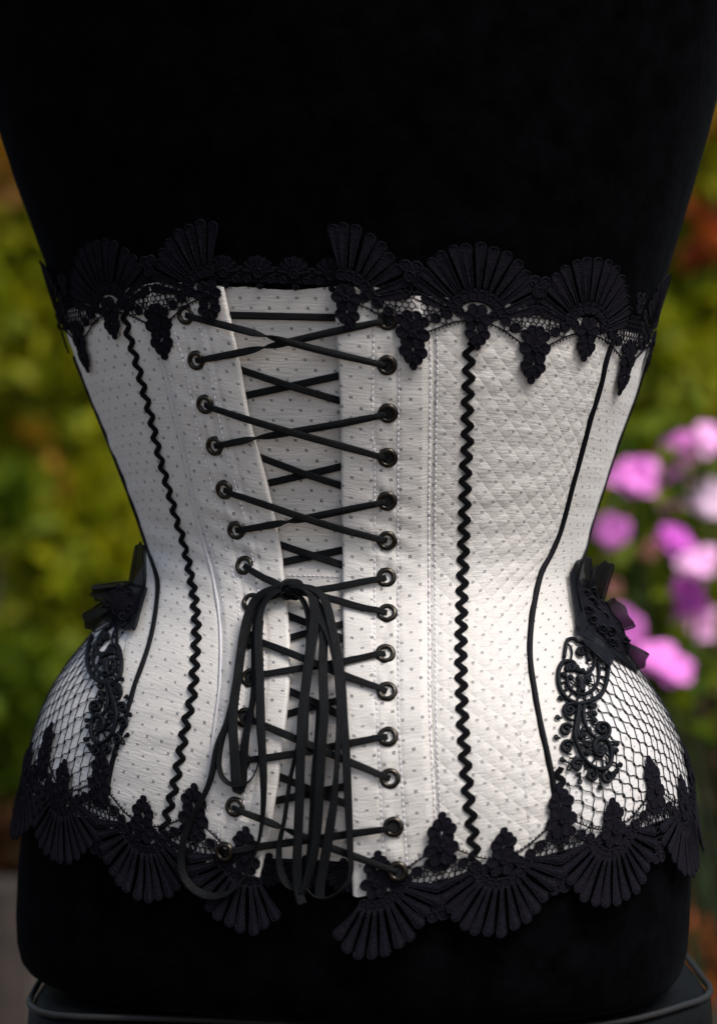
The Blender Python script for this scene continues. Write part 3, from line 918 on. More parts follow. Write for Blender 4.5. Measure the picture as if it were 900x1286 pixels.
# ------------------------------------------------------------------ lacing
lacing = empty("lacing", (0, 0, 0)); under(lacing)
def cord(P, N, w=0.0037, t=0.00045, twist=None, name="lace_cord"):
    mb = MB(); ribbon(mb, P, N, w, t, twist)
    return part(mb, name, M_CORD, lacing)
def front_cord(a, b, hi=0.0, tw=0.0, n=40):
    a, b = np.array(a, float), np.array(b, float)
    t = np.linspace(0, 1, n)[:, None]
    p = a + (b - a) * t
    s = t[:, 0]
    L = np.linalg.norm(b - a)
    d = np.minimum(s, 1 - s) * L
    if L < 150: d = s * L
    off = np.interp(d, [0, 5, 13, 24], [0.0022, 0.0030, 0.0040, 0.0036]) + (0.0031 * np.clip(1 - d / 45, 0, 1) if max(a[1], b[1]) > 1060 else 0) + hi * np.sin(np.pi * s)
    sag = rng.uniform(0.2, 2.6) * np.sin(np.pi * s) + rng.normal(0, .7) * np.sin(2 * np.pi * s)
    P, N = lift(np.column_stack([p[:, 0], p[:, 1] + sag]), 0.0); P = P + N * off[:, None]
    w = np.interp(d, [0, 6, 22, 50], [0.0029, 0.0031, 0.0034, 0.0038])
    twist = math.pi / (1 + np.exp(-(s - tw) / 0.035)) if tw else 0 * s
    cord(P, N, w, twist=twist)
def inner_cord(a, b, hi=0.0):
    t = np.linspace(-0.12, 1.12, 24)[:, None]
    a, b = np.array(a, float), np.array(b, float)
    P, N = lift(a + (b - a) * t, 0.0)
    P = P + N * (np.interp(t[:, 0], [-.12, 0, .5, 1, 1.12], [-.0009, -0.0004, 0.0004 + hi, -0.0004, -.0009]))[:, None]
    cord(P, N, 0.0037)
twf = {0: 0.40, 4: 0, 12: 0.30}
for i in (0, 2, 4, 8, 10, 12):
    front_cord(GL[i], GR[i + 1], 0.0010, twf.get(i, 0))
    front_cord(GL[i + 1], GR[i], 0.0, {0: 0.36, 2: 0.24, 4: 0.34}.get(i, 0))
KN = (368, 745)
front_cord(GL[6], (362, 742), 0.001); front_cord(GL[7], (358, 747), 0.0005)
front_cord(GR[6], (374, 748), 0.001); front_cord(GR[7], (378, 746), 0.0)
inner_cord((288, 396), (428, 399))
for a, b in [((303, 465), (431, 505)), ((308, 497), (430, 471)), ((325, 574), (433, 612)), ((332, 608), (433, 585)), ((345, 682), (434, 711)), ((350, 707), (434, 690)),
             ((360, 772), (435, 804)), ((361, 801), (435, 782)), ((360, 866), (436, 902)), ((358, 897), (437, 876)), ((350, 975), (440, 1012)), ((344, 1006), (440, 986))]:
    inner_cord(a, b, 0.0009 if a[1] < b[1] else 0.0)

def tail(pts, w=0.0046, off=0.0055, tw=None, n=130):
    P, N = lift(np.array(pts, float), off, n)
    P = smoothP(P)
    s = np.linspace(0, 1, n)
    twist = None if tw is None else np.interp(s, [a for a, b in tw], [b for a, b in tw])
    cord(P, N, w, 0.0004, twist, "bow_loop")
m = 0.001
tail([(366, 744, 3*m), (349, 749, 4*m), (333, 757, 4*m), (321, 775, 3*m), (313, 800, 2*m), (306, 838, 1*m), (300, 875, 0), (293, 908, 0), (279, 937, 0), (275, 962, 0), (268, 987, 0), (257, 1009, 0), (246, 1028, .5*m),
      (239, 1050, 1*m), (235, 1072, 1*m), (237, 1092, 1.5*m), (247, 1111, 2*m), (264, 1122, 2*m), (283, 1124, 2*m), (300, 1115, 2*m), (316, 1094, 2*m), (325, 1073, 1*m), (333, 1044, 1*m),
      (336.5, 1009, 1*m), (336.5, 965, 1.5*m), (334, 922, 2*m), (333, 890, 2*m), (332, 853, 2*m), (331, 818, 3*m), (333, 788, 4*m), (339, 766, 4*m), (349, 755, 4.5*m), (364, 747, 4*m)],
     w=np.interp(np.linspace(0, 1, 130), [0, .05, .25, .34, .5, .6, .7, .8, 1], [.0038, .0042, .004, .0030, .0042, .0026, .004, .0050, .0044]), tw=[(0, .4), (.12, .7), (.3, .9), (.45, .4), (.6, 1.0), (.72, .1), (.9, .1), (1, .5)])
tail([(366, 747, 2*m), (345, 752, 3*m), (330, 762, 3*m), (320, 777, 2*m), (312, 800, 1*m), (308, 822, 0), (304, 850, 0), (299, 885, .5*m), (297.5, 912, .5*m), (299.5, 943, .5*m), (302, 985, .5*m), (303.5, 996, 0),
      (307, 985, -1.5*m), (308, 964, -1.5*m), (313, 922, -1*m), (319.6, 890, -1*m), (322, 868, -1*m), (323, 840, 0), (324, 809, 1*m), (328, 782, 2*m), (338, 764, 3*m), (350, 756, 3*m), (366, 748, 3*m)],
     w=np.interp(np.linspace(0, 1, 130), [0, .1, .45, .52, .7, 1], [.0038, .004, .0052, .0056, .0040, .0038]), off=0.0050, tw=[(0, .5), (.2, .8), (.38, .1), (.55, 0), (.75, .5), (1, .5)])
tail([(340, 758, 3*m), (325, 772, 2*m), (312, 812, 1*m), (301, 865, 0), (291, 903, 0), (283, 933, 0), (279.5, 960, 0), (284, 977, 0), (295, 986, 0), (310, 986, 0), (321, 977, 0), (328, 960, 0), (329, 925, 0), (328, 880, 0), (329, 830, 1*m), (334, 785, 2*m)],
     w=0.0036, off=0.0045, tw=[(0, .8), (.3, 1.1), (.6, 1.25), (.8, .8), (1, .6)])
tail([(368, 747, 2*m), (376, 752, 3*m), (386, 763, 3*m), (391, 782, 2*m), (391, 806, 1*m), (389, 850, .5*m), (387, 900, 0), (386, 950, 0)], w=0.0034, off=0.0045, tw=[(0, .6), (.3, .9), (1, .6)])
tail([(369, 743, 4*m), (385, 745, 5*m), (396, 753, 5*m), (400.5, 771, 4.5*m), (398.5, 800, 3*m), (392.5, 836, 2*m), (388, 871, 1.5*m), (384, 905, 1.5*m), (382, 964, 1.5*m), (381, 1007, 1.5*m), (379.5, 1049, 2*m), (379, 1091, 3*m), (382, 1118, 4*m), (388, 1134, 5*m)],
     w=np.interp(np.linspace(0, 1, 130), [0, .08, .25, .5, 1], [.0038, .0046, .0052, .0048, .0046]), tw=[(0, .5), (.12, .15), (.4, 0), (1, .15)])
tail([(370, 745, 3*m), (392, 751, 3*m), (405, 771, 3*m), (410.5, 798, 2*m), (409, 830, 1*m), (409, 862, 1*m), (410.5, 900, 1*m), (408, 933, 1*m), (405, 985, 1*m), (403, 1028, 1*m), (399, 1070, 2*m), (391.5, 1102, 3*m), (386, 1122, 4*m)],
     w=np.interp(np.linspace(0, 1, 130), [0, .1, .3, .6, 1], [.0034, .004, .0046, .0050, .0040]), tw=[(0, .6), (.25, .2), (.6, 0), (1, .5)])
tail([(371, 745, 3*m), (392, 746, 4.5*m), (405.5, 752, 4.5*m), (414, 766, 4*m), (421.5, 800, 3*m), (428, 836, 2*m), (432, 871, 1*m), (434, 905, .5*m), (437, 943, .5*m), (439, 985, .5*m), (441, 1028, .5*m), (443, 1070, 1*m), (444, 1091, 1.5*m), (437, 1110, 2.5*m),
      (424, 1122, 4*m), (409, 1126, 4*m), (397, 1121, 4*m), (390, 1110, 3.5*m)], w=np.interp(np.linspace(0, 1, 130), [0, .1, .3, .65, .85, 1], [.0036, .0044, .0044, .0040, .0034, .0030]), tw=[(0, .6), (.2, .2), (.5, .3), (.75, .7), (.85, 1.2), (1, 1.2)])
tail([(400, 770, 3*m), (408, 789, 3*m), (417, 806, 2.5*m), (425, 836, 2*m), (429, 871, 1.5*m), (430, 905, 1.5*m), (427, 954, 1.5*m), (424, 996, 1.5*m), (420, 1028, 2*m), (413.5, 1070, 2.5*m), (408, 1102, 3.5*m), (407, 1127, 4.5*m)],
     w=np.interp(np.linspace(0, 1, 130), [0, .3, .55, .8, 1], [.0040, .0040, .0032, .0048, .0050]), tw=[(0, .2), (.4, .4), (.55, .9), (.75, .1), (1, 0)])
tail([(385, 905, 0), (379, 930, 0), (373.4, 954, 0), (367, 985, 0), (361, 1028, 0), (355.5, 1055, .5*m), (355.5, 1080, 1.5*m), (361, 1099, 2.5*m), (371, 1110, 3*m), (381, 1113, 3*m), (387.5, 1101, 2.5*m), (392.5, 1059, 1*m), (396.7, 1007, .5*m), (399, 964, .5*m), (401, 930, 0), (403, 890, 0)],
     w=np.interp(np.linspace(0, 1, 130), [0, .3, .45, .6, .75, 1], [.0022, .0026, .0040, .0034, .0044, .0030]), off=0.0048, tw=[(0, 1.1), (.3, .9), (.45, .5), (.6, .8), (.8, .2), (1, .5)])
# the knot: a few tight wraps of the same braid
mb = MB()
kp, kz = onto([KN]); KP, KNn = S(kp, kz, 0.0062, True)
kc, kn = KP[0], KNn[0]; ka = unit(np.cross([0, 0, 1.0], kn)); kb = np.cross(kn, ka)
for (rx, ry, dz, ang, ox, oy) in [(0.0065, 0.0036, 0.0030, 0.25, 0, 0.0004), (0.0058, 0.0042, 0.0026, -0.5, 0.0016, -0.0006), (0.0048, 0.0050, 0.0030, 1.1, -0.001, 0.0)]:
    t = np.linspace(0, 2 * math.pi, 36)
    ca, sa = math.cos(ang), math.sin(ang)
    lx, ly, lz = rx * np.cos(t), ry * np.sin(t) * 0.5, dz * np.sin(t)
    P = kc + np.outer(ox + lx * ca - ly * sa, ka) + np.outer(oy + lx * sa + ly * ca, kb) + np.outer(lz, kn)
    ribbon(mb, P, unit(P - kc + np.outer(0.2 * lx, ka)), 0.0048, 0.0006)
u_, v_ = np.meshgrid(np.linspace(0, math.pi, 8), np.linspace(0, 2 * math.pi, 15)[:-1], indexing='ij')
V = kc + 0.0060 * (np.sin(u_) * np.cos(v_))[..., None] * ka + 0.0038 * np.cos(u_)[..., None] * kb + 0.0032 * (np.sin(u_) * np.sin(v_))[..., None] * kn
mb.add(V, grid_faces(8, 14, closed=True, flip=True))
part(mb, "knot", M_CORD, lacing)

# ------------------------------------------------------------------ guipure lace edging
class Edge:
    """a line round the body along which lace motifs sit; local x runs along it, y away from the corset"""
    def __init__(s, pts, zl, zr, sign):
        ph, z = onto(pts); o = np.argsort(ph); ph, z = smooth1(ph[o], 0), z[o]
        ph = np.concatenate([[ph[0] - 1.2, ph[0] - 0.5], ph, [ph[-1] + 0.5, ph[-1] + 1.2]])
        z = np.concatenate([[zl, zl], z, [zr, zr]])
        s.ph = np.linspace(ph[0], ph[-1], 800)
        s.z = smooth1(np.interp(s.ph, ph, z), 30)
        P = S(s.ph, s.z); s.s = np.concatenate([[0], np.cumsum(np.linalg.norm(np.diff(P, axis=0), axis=1))])
        s.sign = sign
    def at(s, px):
        ph, z = onto([px]); return float(np.interp(ph[0], s.ph, s.s))
    def pos(s, s0, x, y, off):
        x, y = np.asarray(x, float), np.asarray(y, float)
        p, z = np.interp(s0 + x, s.s, s.ph), np.interp(s0 + x, s.s, s.z)
        p2, z2 = move(p, z, 0 * x, s.sign * y)
        return S(p2, z2, np.broadcast_to(off, p2.shape), True)

def petal_grid(L0, L1, wb, wt, padded, nl=11):
    """teardrop in its own frame: returns local (across, along, height)"""
    L = L1 - L0
    tk = max(0.3, 1 - wt / 2 / L)
    t = np.concatenate([np.linspace(0, tk, nl - 5, endpoint=False), tk + (1 - tk) * np.sin(np.linspace(0, 1, 6) * math.pi / 2)])
    nl = len(t)
    rt = wt / 2
    al = L0 + L * t
    w = wb / 2 + (rt - wb / 2) * np.clip(t / (1 - rt / L), 0, 1) ** (1.7 if padded else 1.25)
    e = np.clip((al - (L1 - rt)) / rt, 0, 0.996)
    w = np.where(al > L1 - rt, rt * np.sqrt(1 - e ** 2), w)
    if padded: sx, h = np.array([-1, -.85, -.5, 0, .5, .85, 1]), np.array([0, .75, 1.25, 1.45, 1.25, .75, 0])
    else: sx, h = np.array([-1, -.88, -.62, 0, .62, .88, 1]), np.array([0, 1.0, .5, .75, .5, 1.0, 0])
    hh = 0.00075 * h[None, :] * np.interp(w, [0, rt * 0.5, rt], [.35, .8, 1])[:, None]
    if not padded: hh[-1] = 0.00055
    return w[:, None] * sx[None, :], np.broadcast_to(al[:, None], (nl, 7)), hh

def petal_mesh(E, s0, ox, oy, ang, L0, L1, wb, wt, padded, base, flare, parent, name="petal"):
    a, l, h = petal_grid(L0, L1, wb, wt, padded)
    ca, sa = math.cos(ang), math.sin(ang)
    jx = rng.normal(0, 0.00025)
    x = ox + l * sa + a * ca + jx; y = oy + l * ca - a * sa
    ti = rng.normal(0, 0.05)
    P, N = E.pos(s0, x, y, base + flare * np.maximum(0, y) ** 2 * 40 + h + ti * a)
    mb = MB(); mb.add(P, grid_faces(P.shape[0], 7, flip=E.sign > 0))
    rim = np.concatenate([P[:, 0], P[::-1, 6]]); rn = np.concatenate([N[:, 0], N[::-1, 6]])
    tube(mb, rim + rn * 0.0004, rn, 0.00042, 5)
    o = part(mb, name, M_LACE, parent)
    return o

def lobe(mb, E, s0, cx, cy, ang, ln, w, base):
    """one rounded lobe of an embroidered flower"""
    a, l, h = petal_grid(0.0004, ln, 0.0016, w, False, 9)
    ca, sa = math.cos(ang), math.sin(ang)
    P, N = E.pos(s0, cx + l * sa + a * ca, cy + l * ca - a * sa, base + h * 1.25)
    mb.add(P, grid_faces(P.shape[0], 7, flip=E.sign > 0))

def ring(mb, E, s0, cx, cy, r, base, fill=True, tr=0.00055):
    t = np.linspace(0, 2 * math.pi, 15)
    P, N = E.pos(s0, cx + r * np.cos(t), cy + r * np.sin(t), base + 0.0003)
    tube(mb, P, N, tr, 5, caps=False)
    if fill:
        t = t[:-1]
        P0, _ = E.pos(s0, cx + r * np.cos(t), cy + r * np.sin(t), base + 0.0001)
        P1, _ = E.pos(s0, cx + 0.4 * r * np.cos(t), cy + 0.4 * r * np.sin(t), base + 0.0005)
        mb.add(np.concatenate([P0, P1, P1.mean(0, keepdims=True)]), [(i, (i + 1) % 14, 14 + (i + 1) % 14, 14 + i) for i in range(14)] + [(14 + i, 14 + (i + 1) % 14, 28) for i in range(14)])

def thread(mb, E, s0, xs, ys, r, base, n=0):
    xs, ys = np.asarray(xs, float), np.asarray(ys, float)
    if n:
        q = spline(np.column_stack([xs, ys]), n); xs, ys = q[:, 0], q[:, 1]
    P, N = E.pos(s0, xs, ys, base)
    tube(mb, P, N, r, 5)

def flower(E, s0, cx, cy, size, base, parent, double=True, tip=True):
    mb = MB(); d = math.pi
    k = size
    # upper trefoil, then a smaller one hanging from it, ending in a point
    for a in (d + 1.62, d - 1.62, d + 0.58, d - 0.58, d + 2.65, d - 2.65):
        lobe(mb, E, s0, cx, cy, a + rng.normal(0, .06), 0.0082 * k, 0.0064 * k, base)
    if double:
        y2 = cy - 0.0074 * k
        for a in (d + 1.35, d - 1.35, d + 0.45, d - 0.45):
            lobe(mb, E, s0, cx, y2, a + rng.normal(0, .06), 0.0070 * k, 0.0058 * k, base + 0.0002)
        if tip: lobe(mb, E, s0, cx, y2 - 0.0025 * k, d, 0.0068 * k, 0.0042 * k, base + 0.0001)
    elif tip:
        lobe(mb, E, s0, cx, cy - 0.004 * k, d, 0.0085 * k, 0.0036 * k, base)
    ring(mb, E, s0, cx, cy, 0.0013 * k, base + 0.0009)
    return part(mb, "flower", M_LACE, parent)

def motif(E, s0, left, right, padded, cut_l=None, cut_r=None, rmax=0.0385, fl=0.0, centre=1.0, tail_flower=True, base=0.0016):
    """one shell of the edging: petals, base rings, net and the flowers below it"""
    mb = MB()
    # scalloped chain of filled rings and looped picots along the inner side
    for half, sg in ((left, -1), (right, 1)):
        if (sg < 0 and cut_l is not None) or (sg > 0 and cut_r is not None): lim = 0.0
        else: lim = half / 2
        if lim == 0.0: continue
        for f_, y_ in ((.28, 0.0042), (.46, 0.0022), (.64, -0.0006), (.82, -0.0034), (.93, -0.0010)):
            ring(mb, E, s0, sg * lim * f_, y_, 0.0022, base)
        q = spline([(sg * lim * a, b) for a, b in ((.10, .0002), (.28, -.0006), (.46, -.0028), (.64, -.0058), (.80, -.0084))], 24)
        thread(mb, E, s0, q[:, 0], q[:, 1], 0.0004, base)
        for k in range(2, 24, 2):
            thread(mb, E, s0, [q[k, 0], q[k, 0] + .0003], [q[k, 1], q[k, 1] - 0.0013], 0.0003, base)
        # hexagonal net between the ring chain and the outer petals
        hx = 0.0030
        for i in range(int(lim / hx) + 1):
            for j in range(7):
                x, y = lim - (i + 0.5 * (j % 2)) * hx, -0.0012 + j * hx * 0.86
                if x < lim * 0.34 or math.hypot(x, y) < 0.0125 or y > 0.0035 + 0.0115 * (x / lim) ** 2: continue
                t = np.arange(7) / 6 * 2 * math.pi + math.pi / 6
                thread(mb, E, s0, sg * (x + hx * 0.56 * np.cos(t)), y + hx * 0.56 * np.sin(t), 0.00034, base - 0.0002)
        for k in (.25, .40, .55, .75):
            thread(mb, E, s0, [sg * lim * k, sg * lim * k * 1.03], [.0005, .013], 0.0004, base - .0003)
    angs = np.arange(-6, 7) * R(6)
    for a in np.linspace(-62, 62, 8):
        if cut_l is not None and a < cut_l: continue
        if cut_r is not None and a > cut_r: continue
        ring(mb, E, s0, 0.0132 * math.sin(R(a)), 0.0132 * math.cos(R(a)) , 0.0023, base)
    lo, hi = (-86 if cut_l is None else cut_l), (86 if cut_r is None else cut_r)
    P_ = [(x, 0.0105) for x in ()]
    q = np.linspace(R(max(lo, -70)), R(min(hi, 70)), 26)
    thread(mb, E, s0, 0.0105 * np.sin(q), 0.0105 * np.cos(q), 0.0006, base)
    thread(mb, E, s0, 0.0158 * np.sin(q), 0.0158 * np.cos(q), 0.0007, base)
    body = part(mb, "lace_motif", M_LACE)
    step = 10.2
    for k in range(-5, 6):
        a = k * step + rng.normal(0, .5)
        if a < lo - 2 or a > hi + 2: continue
        half = left if a < 0 else right
        cmp_ = min(1.0, (half / 2) / 0.031)
        r1 = np.interp(abs(a), [0, 25, 51], [rmax, rmax * .98, rmax * .90])
        petal_mesh(E, s0, 0, 0, R(a), 0.0148, r1 * rng.uniform(.985, 1.015), 0.0010, 0.0047 if padded else 0.0049, padded, base, fl, body)
    for a, r1 in ((62.5, 0.0355), (73, 0.0325)):
        for sg in (-1, 1):
            if sg * a < lo or sg * a > hi: continue
            petal_mesh(E, s0, 0, 0, R(sg * a), 0.0135, r1, 0.0016, 0.0042, padded, base - 0.0004, fl, body)
    mb = MB()
    for sg, half in ((-1, left), (1, right)):
        if (sg < 0 and cut_l is not None) or (sg > 0 and cut_r is not None): continue
        for rx_, ry_ in ((0.0026, 0.0228), (0.0008, 0.0178)):
            mb = MB(); ring(mb, E, s0, sg * (half / 2 - rx_), ry_, 0.0025, base, tr=0.0006)
            part(mb, "ring", M_LACE, body)
    flower(E, s0, 0, 0.0020, centre * 0.92, base + 0.0004, body, True, True)
    if tail_flower and cut_r is None:
        flower(E, s0, right / 2, -0.0098, 1.04, base + 0.0004, body)
    return body

ETOP_L = Edge([(62, 412), (84, 408), (110, 402), (140, 394), (200, 384), (265, 374), (280, 372)], 1.088, 1.10, 1)
ETOP_R = Edge([(425, 378), (436, 379), (500, 391), (598, 405), (670, 412), (734, 420), (790, 430), (818, 436)], 1.10, 1.075, 1)
def chain(E, anchors, padded, cuts, extra_l=0, extra_r=0, raised=None, **k):
    s = [E.at(a) for a in anchors]
    P_ = 0.062
    s = [s[0] - P_ * (i + 1) for i in range(extra_l)][::-1] + s + [s[-1] + P_ * (i + 1) for i in range(extra_r)]
    for i, x in enumerate(s):
        l = x - s[i - 1] if i else P_
        r = s[i + 1] - x if i < len(s) - 1 else P_
        cl, cr = cuts.get(i, (None, None))
        motif(E, x, l, r, padded, cl, cr, base=0.0034 if i in (raised or cuts) else 0.0018, **k)
chain(ETOP_R, [(437, 379), (598, 406), (733, 420), (812, 434)], False, {0: (-12, None), 3: (None, 14)}, extra_r=0, fl=0.0, raised={0})
chain(ETOP_L, [(72, 410), (143, 394), (266, 374)], False, {0: (-8, None), 2: (None, 12)}, extra_l=0, fl=0.0, raised={2})
EBOT_R = Edge([(450, 1106), (478, 1102), (550, 1090), (630, 1075), (700, 1056), (766, 1038), (820, 1019), (856, 1006), (866, 1002)], 0.85, 0.870, -1)
EBOT_L = Edge([(34, 962), (50, 968), (83, 988), (130, 1012), (183, 1034), (245, 1053), (305, 1070), (330, 1078)], 0.885, 0.85, -1)
# flowers point up, shells hang down from the hem
chain(EBOT_R, [(474, 1103), (630, 1075), (766, 1038), (853, 1008)], True, {0: (-34, None)}, extra_r=1, fl=0.07, rmax=0.0375, centre=1.05)
chain(EBOT_L, [(40, 965), (83, 988), (183, 1034), (312, 1072)], True, {3: (None, 30)}, extra_l=0, fl=0.07, rmax=0.0375, centre=1.05)

# narrow scalloped lace along the modesty panel's two ends
def narrow(pts, sign, name="narrow_lace"):
    q = spline(pts, 60)
    ph, z = onto(q)
    P = S(ph, z); d = np.concatenate([[0], np.cumsum(np.linalg.norm(np.diff(P, axis=0), axis=1))])
    class E2: pass
    E = Edge.__new__(Edge); E.ph, E.z, E.s, E.sign = ph, z, d, sign
    mb = MB()
    x = np.linspace(0.0, d[-1], 60)
    for yy in (0.0, 0.0035, 0.0065): thread(mb, E, 0, x, yy + 0 * x, 0.0006, 0.0004)
    Pa, _ = E.pos(0, x, 0 * x - 0.001, 0.0002); Pb, _ = E.pos(0, x, 0 * x + 0.0075, 0.0002)
    mb.add(np.stack([Pa, Pb], 0), grid_faces(2, 60, flip=sign < 0))
    n = max(1, int(d[-1] / 0.0165))
    for i in range(n):
        c = (i + .5) * d[-1] / n
        for a in np.linspace(-1.35, 1.35, 7):
            lobe(mb, E, 0, c, 0.0045, a, 0.0085, 0.0030, 0.0008)
        ring(mb, E, 0, c, 0.004, 0.0022, 0.001)
        lobe(mb, E, 0, c, -0.0005, math.pi, 0.0035, 0.004, 0.0006)
        for a in (-.33, .33): ring(mb, E, 0, c + a * d[-1] / n, 0.001, 0.0016, 0.0007)
    part(mb, name, M_LACE)
narrow([(262, 352), (320, 353), (380, 355), (440, 358)], 1)
narrow([(316, 1079), (360, 1082), (410, 1085), (455, 1090)], -1)

# ------------------------------------------------------------------ veil netting over the hips
def netting(org, a, b, inside, i_rng, j_rng):
    """a (dx, dy) and b (dx, dy): lattice steps in metres on the surface; org: photo point"""
    ph0, z0_ = onto([org]); ph0, z0_ = ph0[0], z0_[0]
    ii, jj = np.meshgrid(np.arange(*i_rng), np.arange(*j_rng), indexing='ij')
    X = ii * a[0] + jj * b[0]; Y = ii * a[1] + jj * b[1]
    r2 = np.random.default_rng(5)
    X = X + r2.normal(0, .00030, X.shape) + 0.0008 * np.sin(jj * 1.3 + ii * .4); Y = Y + r2.normal(0, .00030, X.shape) + 0.0008 * np.sin(ii * .9 + jj * .6)
    b_ = np.linalg.norm(derivs(np.full(1, ph0), np.full(1, z0_))[1])
    zz_ = z0_ + Y / b_ * 0.97
    pp_ = ph0 + 0 * X
    for _ in range(3):
        mm = np.linalg.norm(derivs((ph0 + pp_) / 2, np.clip(zz_, .85, .97))[0], axis=-1)
        pp_ = ph0 + X / mm
    ok = inside(pp_, zz_)
    Pn, Nn = S(pp_, zz_, np.full(pp_.shape, 0.0012), True)
    mb = MB()
    for i in range(X.shape[0]):
        for j in range(X.shape[1]):
            if not ok[i, j]: continue
            n = Nn[i, j]; t1 = unit(np.cross([0, 0, 1.0], n)); t2 = np.cross(n, t1)
            k = np.arange(6) / 6 * 6.283
            rr_ = 0.00092 * r2.uniform(.8, 1.2)
            lo_ = Pn[i, j] + rr_ * (np.outer(np.cos(k), t1) + np.outer(np.sin(k), t2) * 1.15)
            mb.add(np.concatenate([lo_ - n * .0004, [Pn[i, j] + n * 0.0006]]), [(q, (q + 1) % 6, 6) for q in range(6)])
            for di, dj, sg in ((1, 0, 1), (0, 1, -1)):
                i2, j2 = i + di, j + dj
                if i2 >= X.shape[0] or j2 >= X.shape[1] or not ok[i2, j2]: continue
                s = np.linspace(0, 1, 6)
                bow_ = np.sin(2 * math.pi * s) * 0.00042
                pq = pp_[i, j] + (pp_[i2, j2] - pp_[i, j]) * s; zq = zz_[i, j] + (zz_[i2, j2] - zz_[i, j]) * s
                if di: zq = zq - bow_ * 1.25
                else: pq = pq + bow_ * 1.0 / np.linalg.norm(derivs(pq, zq)[0], axis=-1)
                P, N = S(pq, zq, np.full(6, 0.0011), True)
                tube(mb, P, N, 0.00025, 4, caps=False)
    o = part(mb, "veil_netting", M_NET)
    o["kind"] = "stuff"
gusR = seam([(722, 790), (730, 850), (726, 900), (718, 950), (704, 992), (703, 1040)])
gusL = seam([(158, 790), (150, 850), (143, 900), (140, 950), (136, 985), (134, 1020)])
ztopR, ztopL = onto([(770, 815)])[1][0], onto([(120, 800)])[1][0]
def zcut(p, z, zt): return (z < zt + 0.004) & (z > z_hem(p) - 0.006)
netting((730, 900), (0.0064, -0.0031), (-0.0002, -0.0078), lambda p, z: zcut(p, z, ztopR) & (p > gusR(z) + 0.006) & (p < 2.5), (-6, 34), (-20, 34))
netting((138, 900), (-0.0064, -0.0031), (0.0002, -0.0078), lambda p, z: zcut(p, z, ztopL) & (p < gusL(z) - 0.006) & (p > -2.5), (-6, 34), (-20, 34))

# ------------------------------------------------------------------ soutache appliques
def spiral(cx, cy, r, a0, turns, r1=0.25, n=26, sgn=1):
    t = np.linspace(0, 1, n)
    rad = r * (1 - (1 - r1) * t); a = a0 + sgn * turns * 2 * math.pi * t
    return np.column_stack([cx + rad * np.cos(a), cy + rad * np.sin(a)])
AP = []      # (points in zoom units, tube radius)
def ap(p, r=0.00095): AP.append((np.array(p, float), r))
ap([(190, 110), (150, 88), (112, 108), (100, 160), (92, 235)])
ap([(150, 335), (175, 310), (160, 275), (120, 262), (78, 275), (52, 330), (50, 420), (75, 500), (130, 560), (210, 588), (300, 565), (370, 520), (405, 450), (420, 350), (415, 240), (405, 180)], 0.00115)
ap(spiral(140, 315, 36, 2.2, 1.4, .2))
ap([(112, 385), (122, 445), (165, 498), (230, 518), (300, 490), (345, 430), (355, 350), (345, 250)], 0.0009)
ap([(182, 112), (235, 125), (290, 165), (318, 230), (312, 310), (262, 352), (205, 345), (178, 325)], 0.0009)
ap(spiral(215, 185, 32, 0.5, 1.3, .2)); ap([(190, 380), (210, 440), (205, 510)]); ap([(230, 430), (250, 400), (290, 370)], .0007)
ap([(205, 590), (190, 700), (175, 800), (182, 870), (210, 940), (250, 1010), (310, 1062), (380, 1085), (435, 1052), (452, 980), (435, 900), (392, 853), (342, 860), (318, 910), (335, 968), (372, 982), (398, 945)], 0.00115)
ap(spiral(362, 925, 34, 0.3, 1.5, .2)); ap([(360, 880), (368, 960)], .0006)
ap([(245, 595), (240, 680), (260, 760), (310, 830), (370, 862), (420, 842), (438, 785), (412, 742), (362, 738), (342, 775), (362, 805), (398, 795), (400, 768), (375, 768)], 0.001)
ap([(215, 600), (205, 720), (200, 830)], .0008)
ap(np.vstack([[(185, 600), (150, 585)], spiral(132, 635, 48, -1.2, -1.6, .2)])); ap([(95, 660), (125, 700), (165, 715)], .0008)
for cx_, cy_, r_, a_, sg in ((108, 785, 48, -.3, -1), (118, 915, 52, -.5, -1), (195, 1052, 50, -.6, -1), (300, 1128, 46, -1.0, 1), (412, 1145, 46, -1.2, 1)):
    ap(spiral(cx_, cy_, r_, a_, 1.3, .26, 34, sg), .00088)
for a, b in (((90, 250), (110, 160)), ((60, 360), (100, 355)), ((75, 430), (115, 420)), ((90, 490), (130, 465)), ((130, 535), (160, 495)), ((190, 570), (200, 515)), ((255, 560), (245, 512)), ((310, 545), (295, 490)), ((355, 500), (325, 455)),
             ((390, 450), (345, 425)), ((405, 390), (352, 380)), ((410, 320), (352, 320)), ((410, 270), (345, 265)), ((120, 130), (150, 180)), ((150, 180), (145, 245)), ((250, 660), (310, 650)), ((255, 720), (330, 715)), ((215, 870), (320, 890)),
             ((240, 960), (320, 930)), ((300, 1045), (350, 975)), ((390, 1075), (375, 985)), ((440, 1000), (395, 960)), ((180, 860), (150, 830)), ((200, 800), (260, 790)), ((290, 640), (310, 740)), ((310, 740), (345, 760)),
             ((235, 1010), (200, 1000)), ((255, 1090), (260, 1050)), ((350, 1130), (350, 1085)), ((410, 880), (500, 885)), ((440, 940), (490, 940)), ((450, 1030), (500, 1050))):
    ap([a, ((a[0] + b[0]) / 2 + 4, (a[1] + b[1]) / 2 - 4), b], .00055)
for x, y, s in ((65, 545, -1), (45, 690, -1), (35, 840, -1), (80, 1010, -1), (215, 1175, 0), (370, 1220, 0), (520, 1050, 1), (490, 1100, 1), (495, 890, 1), (490, 940, 1), (470, 1130, 1), (325, 600, 1)):
    ap(spiral(x, y, 15, 0, 1.0, .9, 12), .00045)
    ap([(x, y), (x - s * 30, y + (8 if s else -35))], .0006)
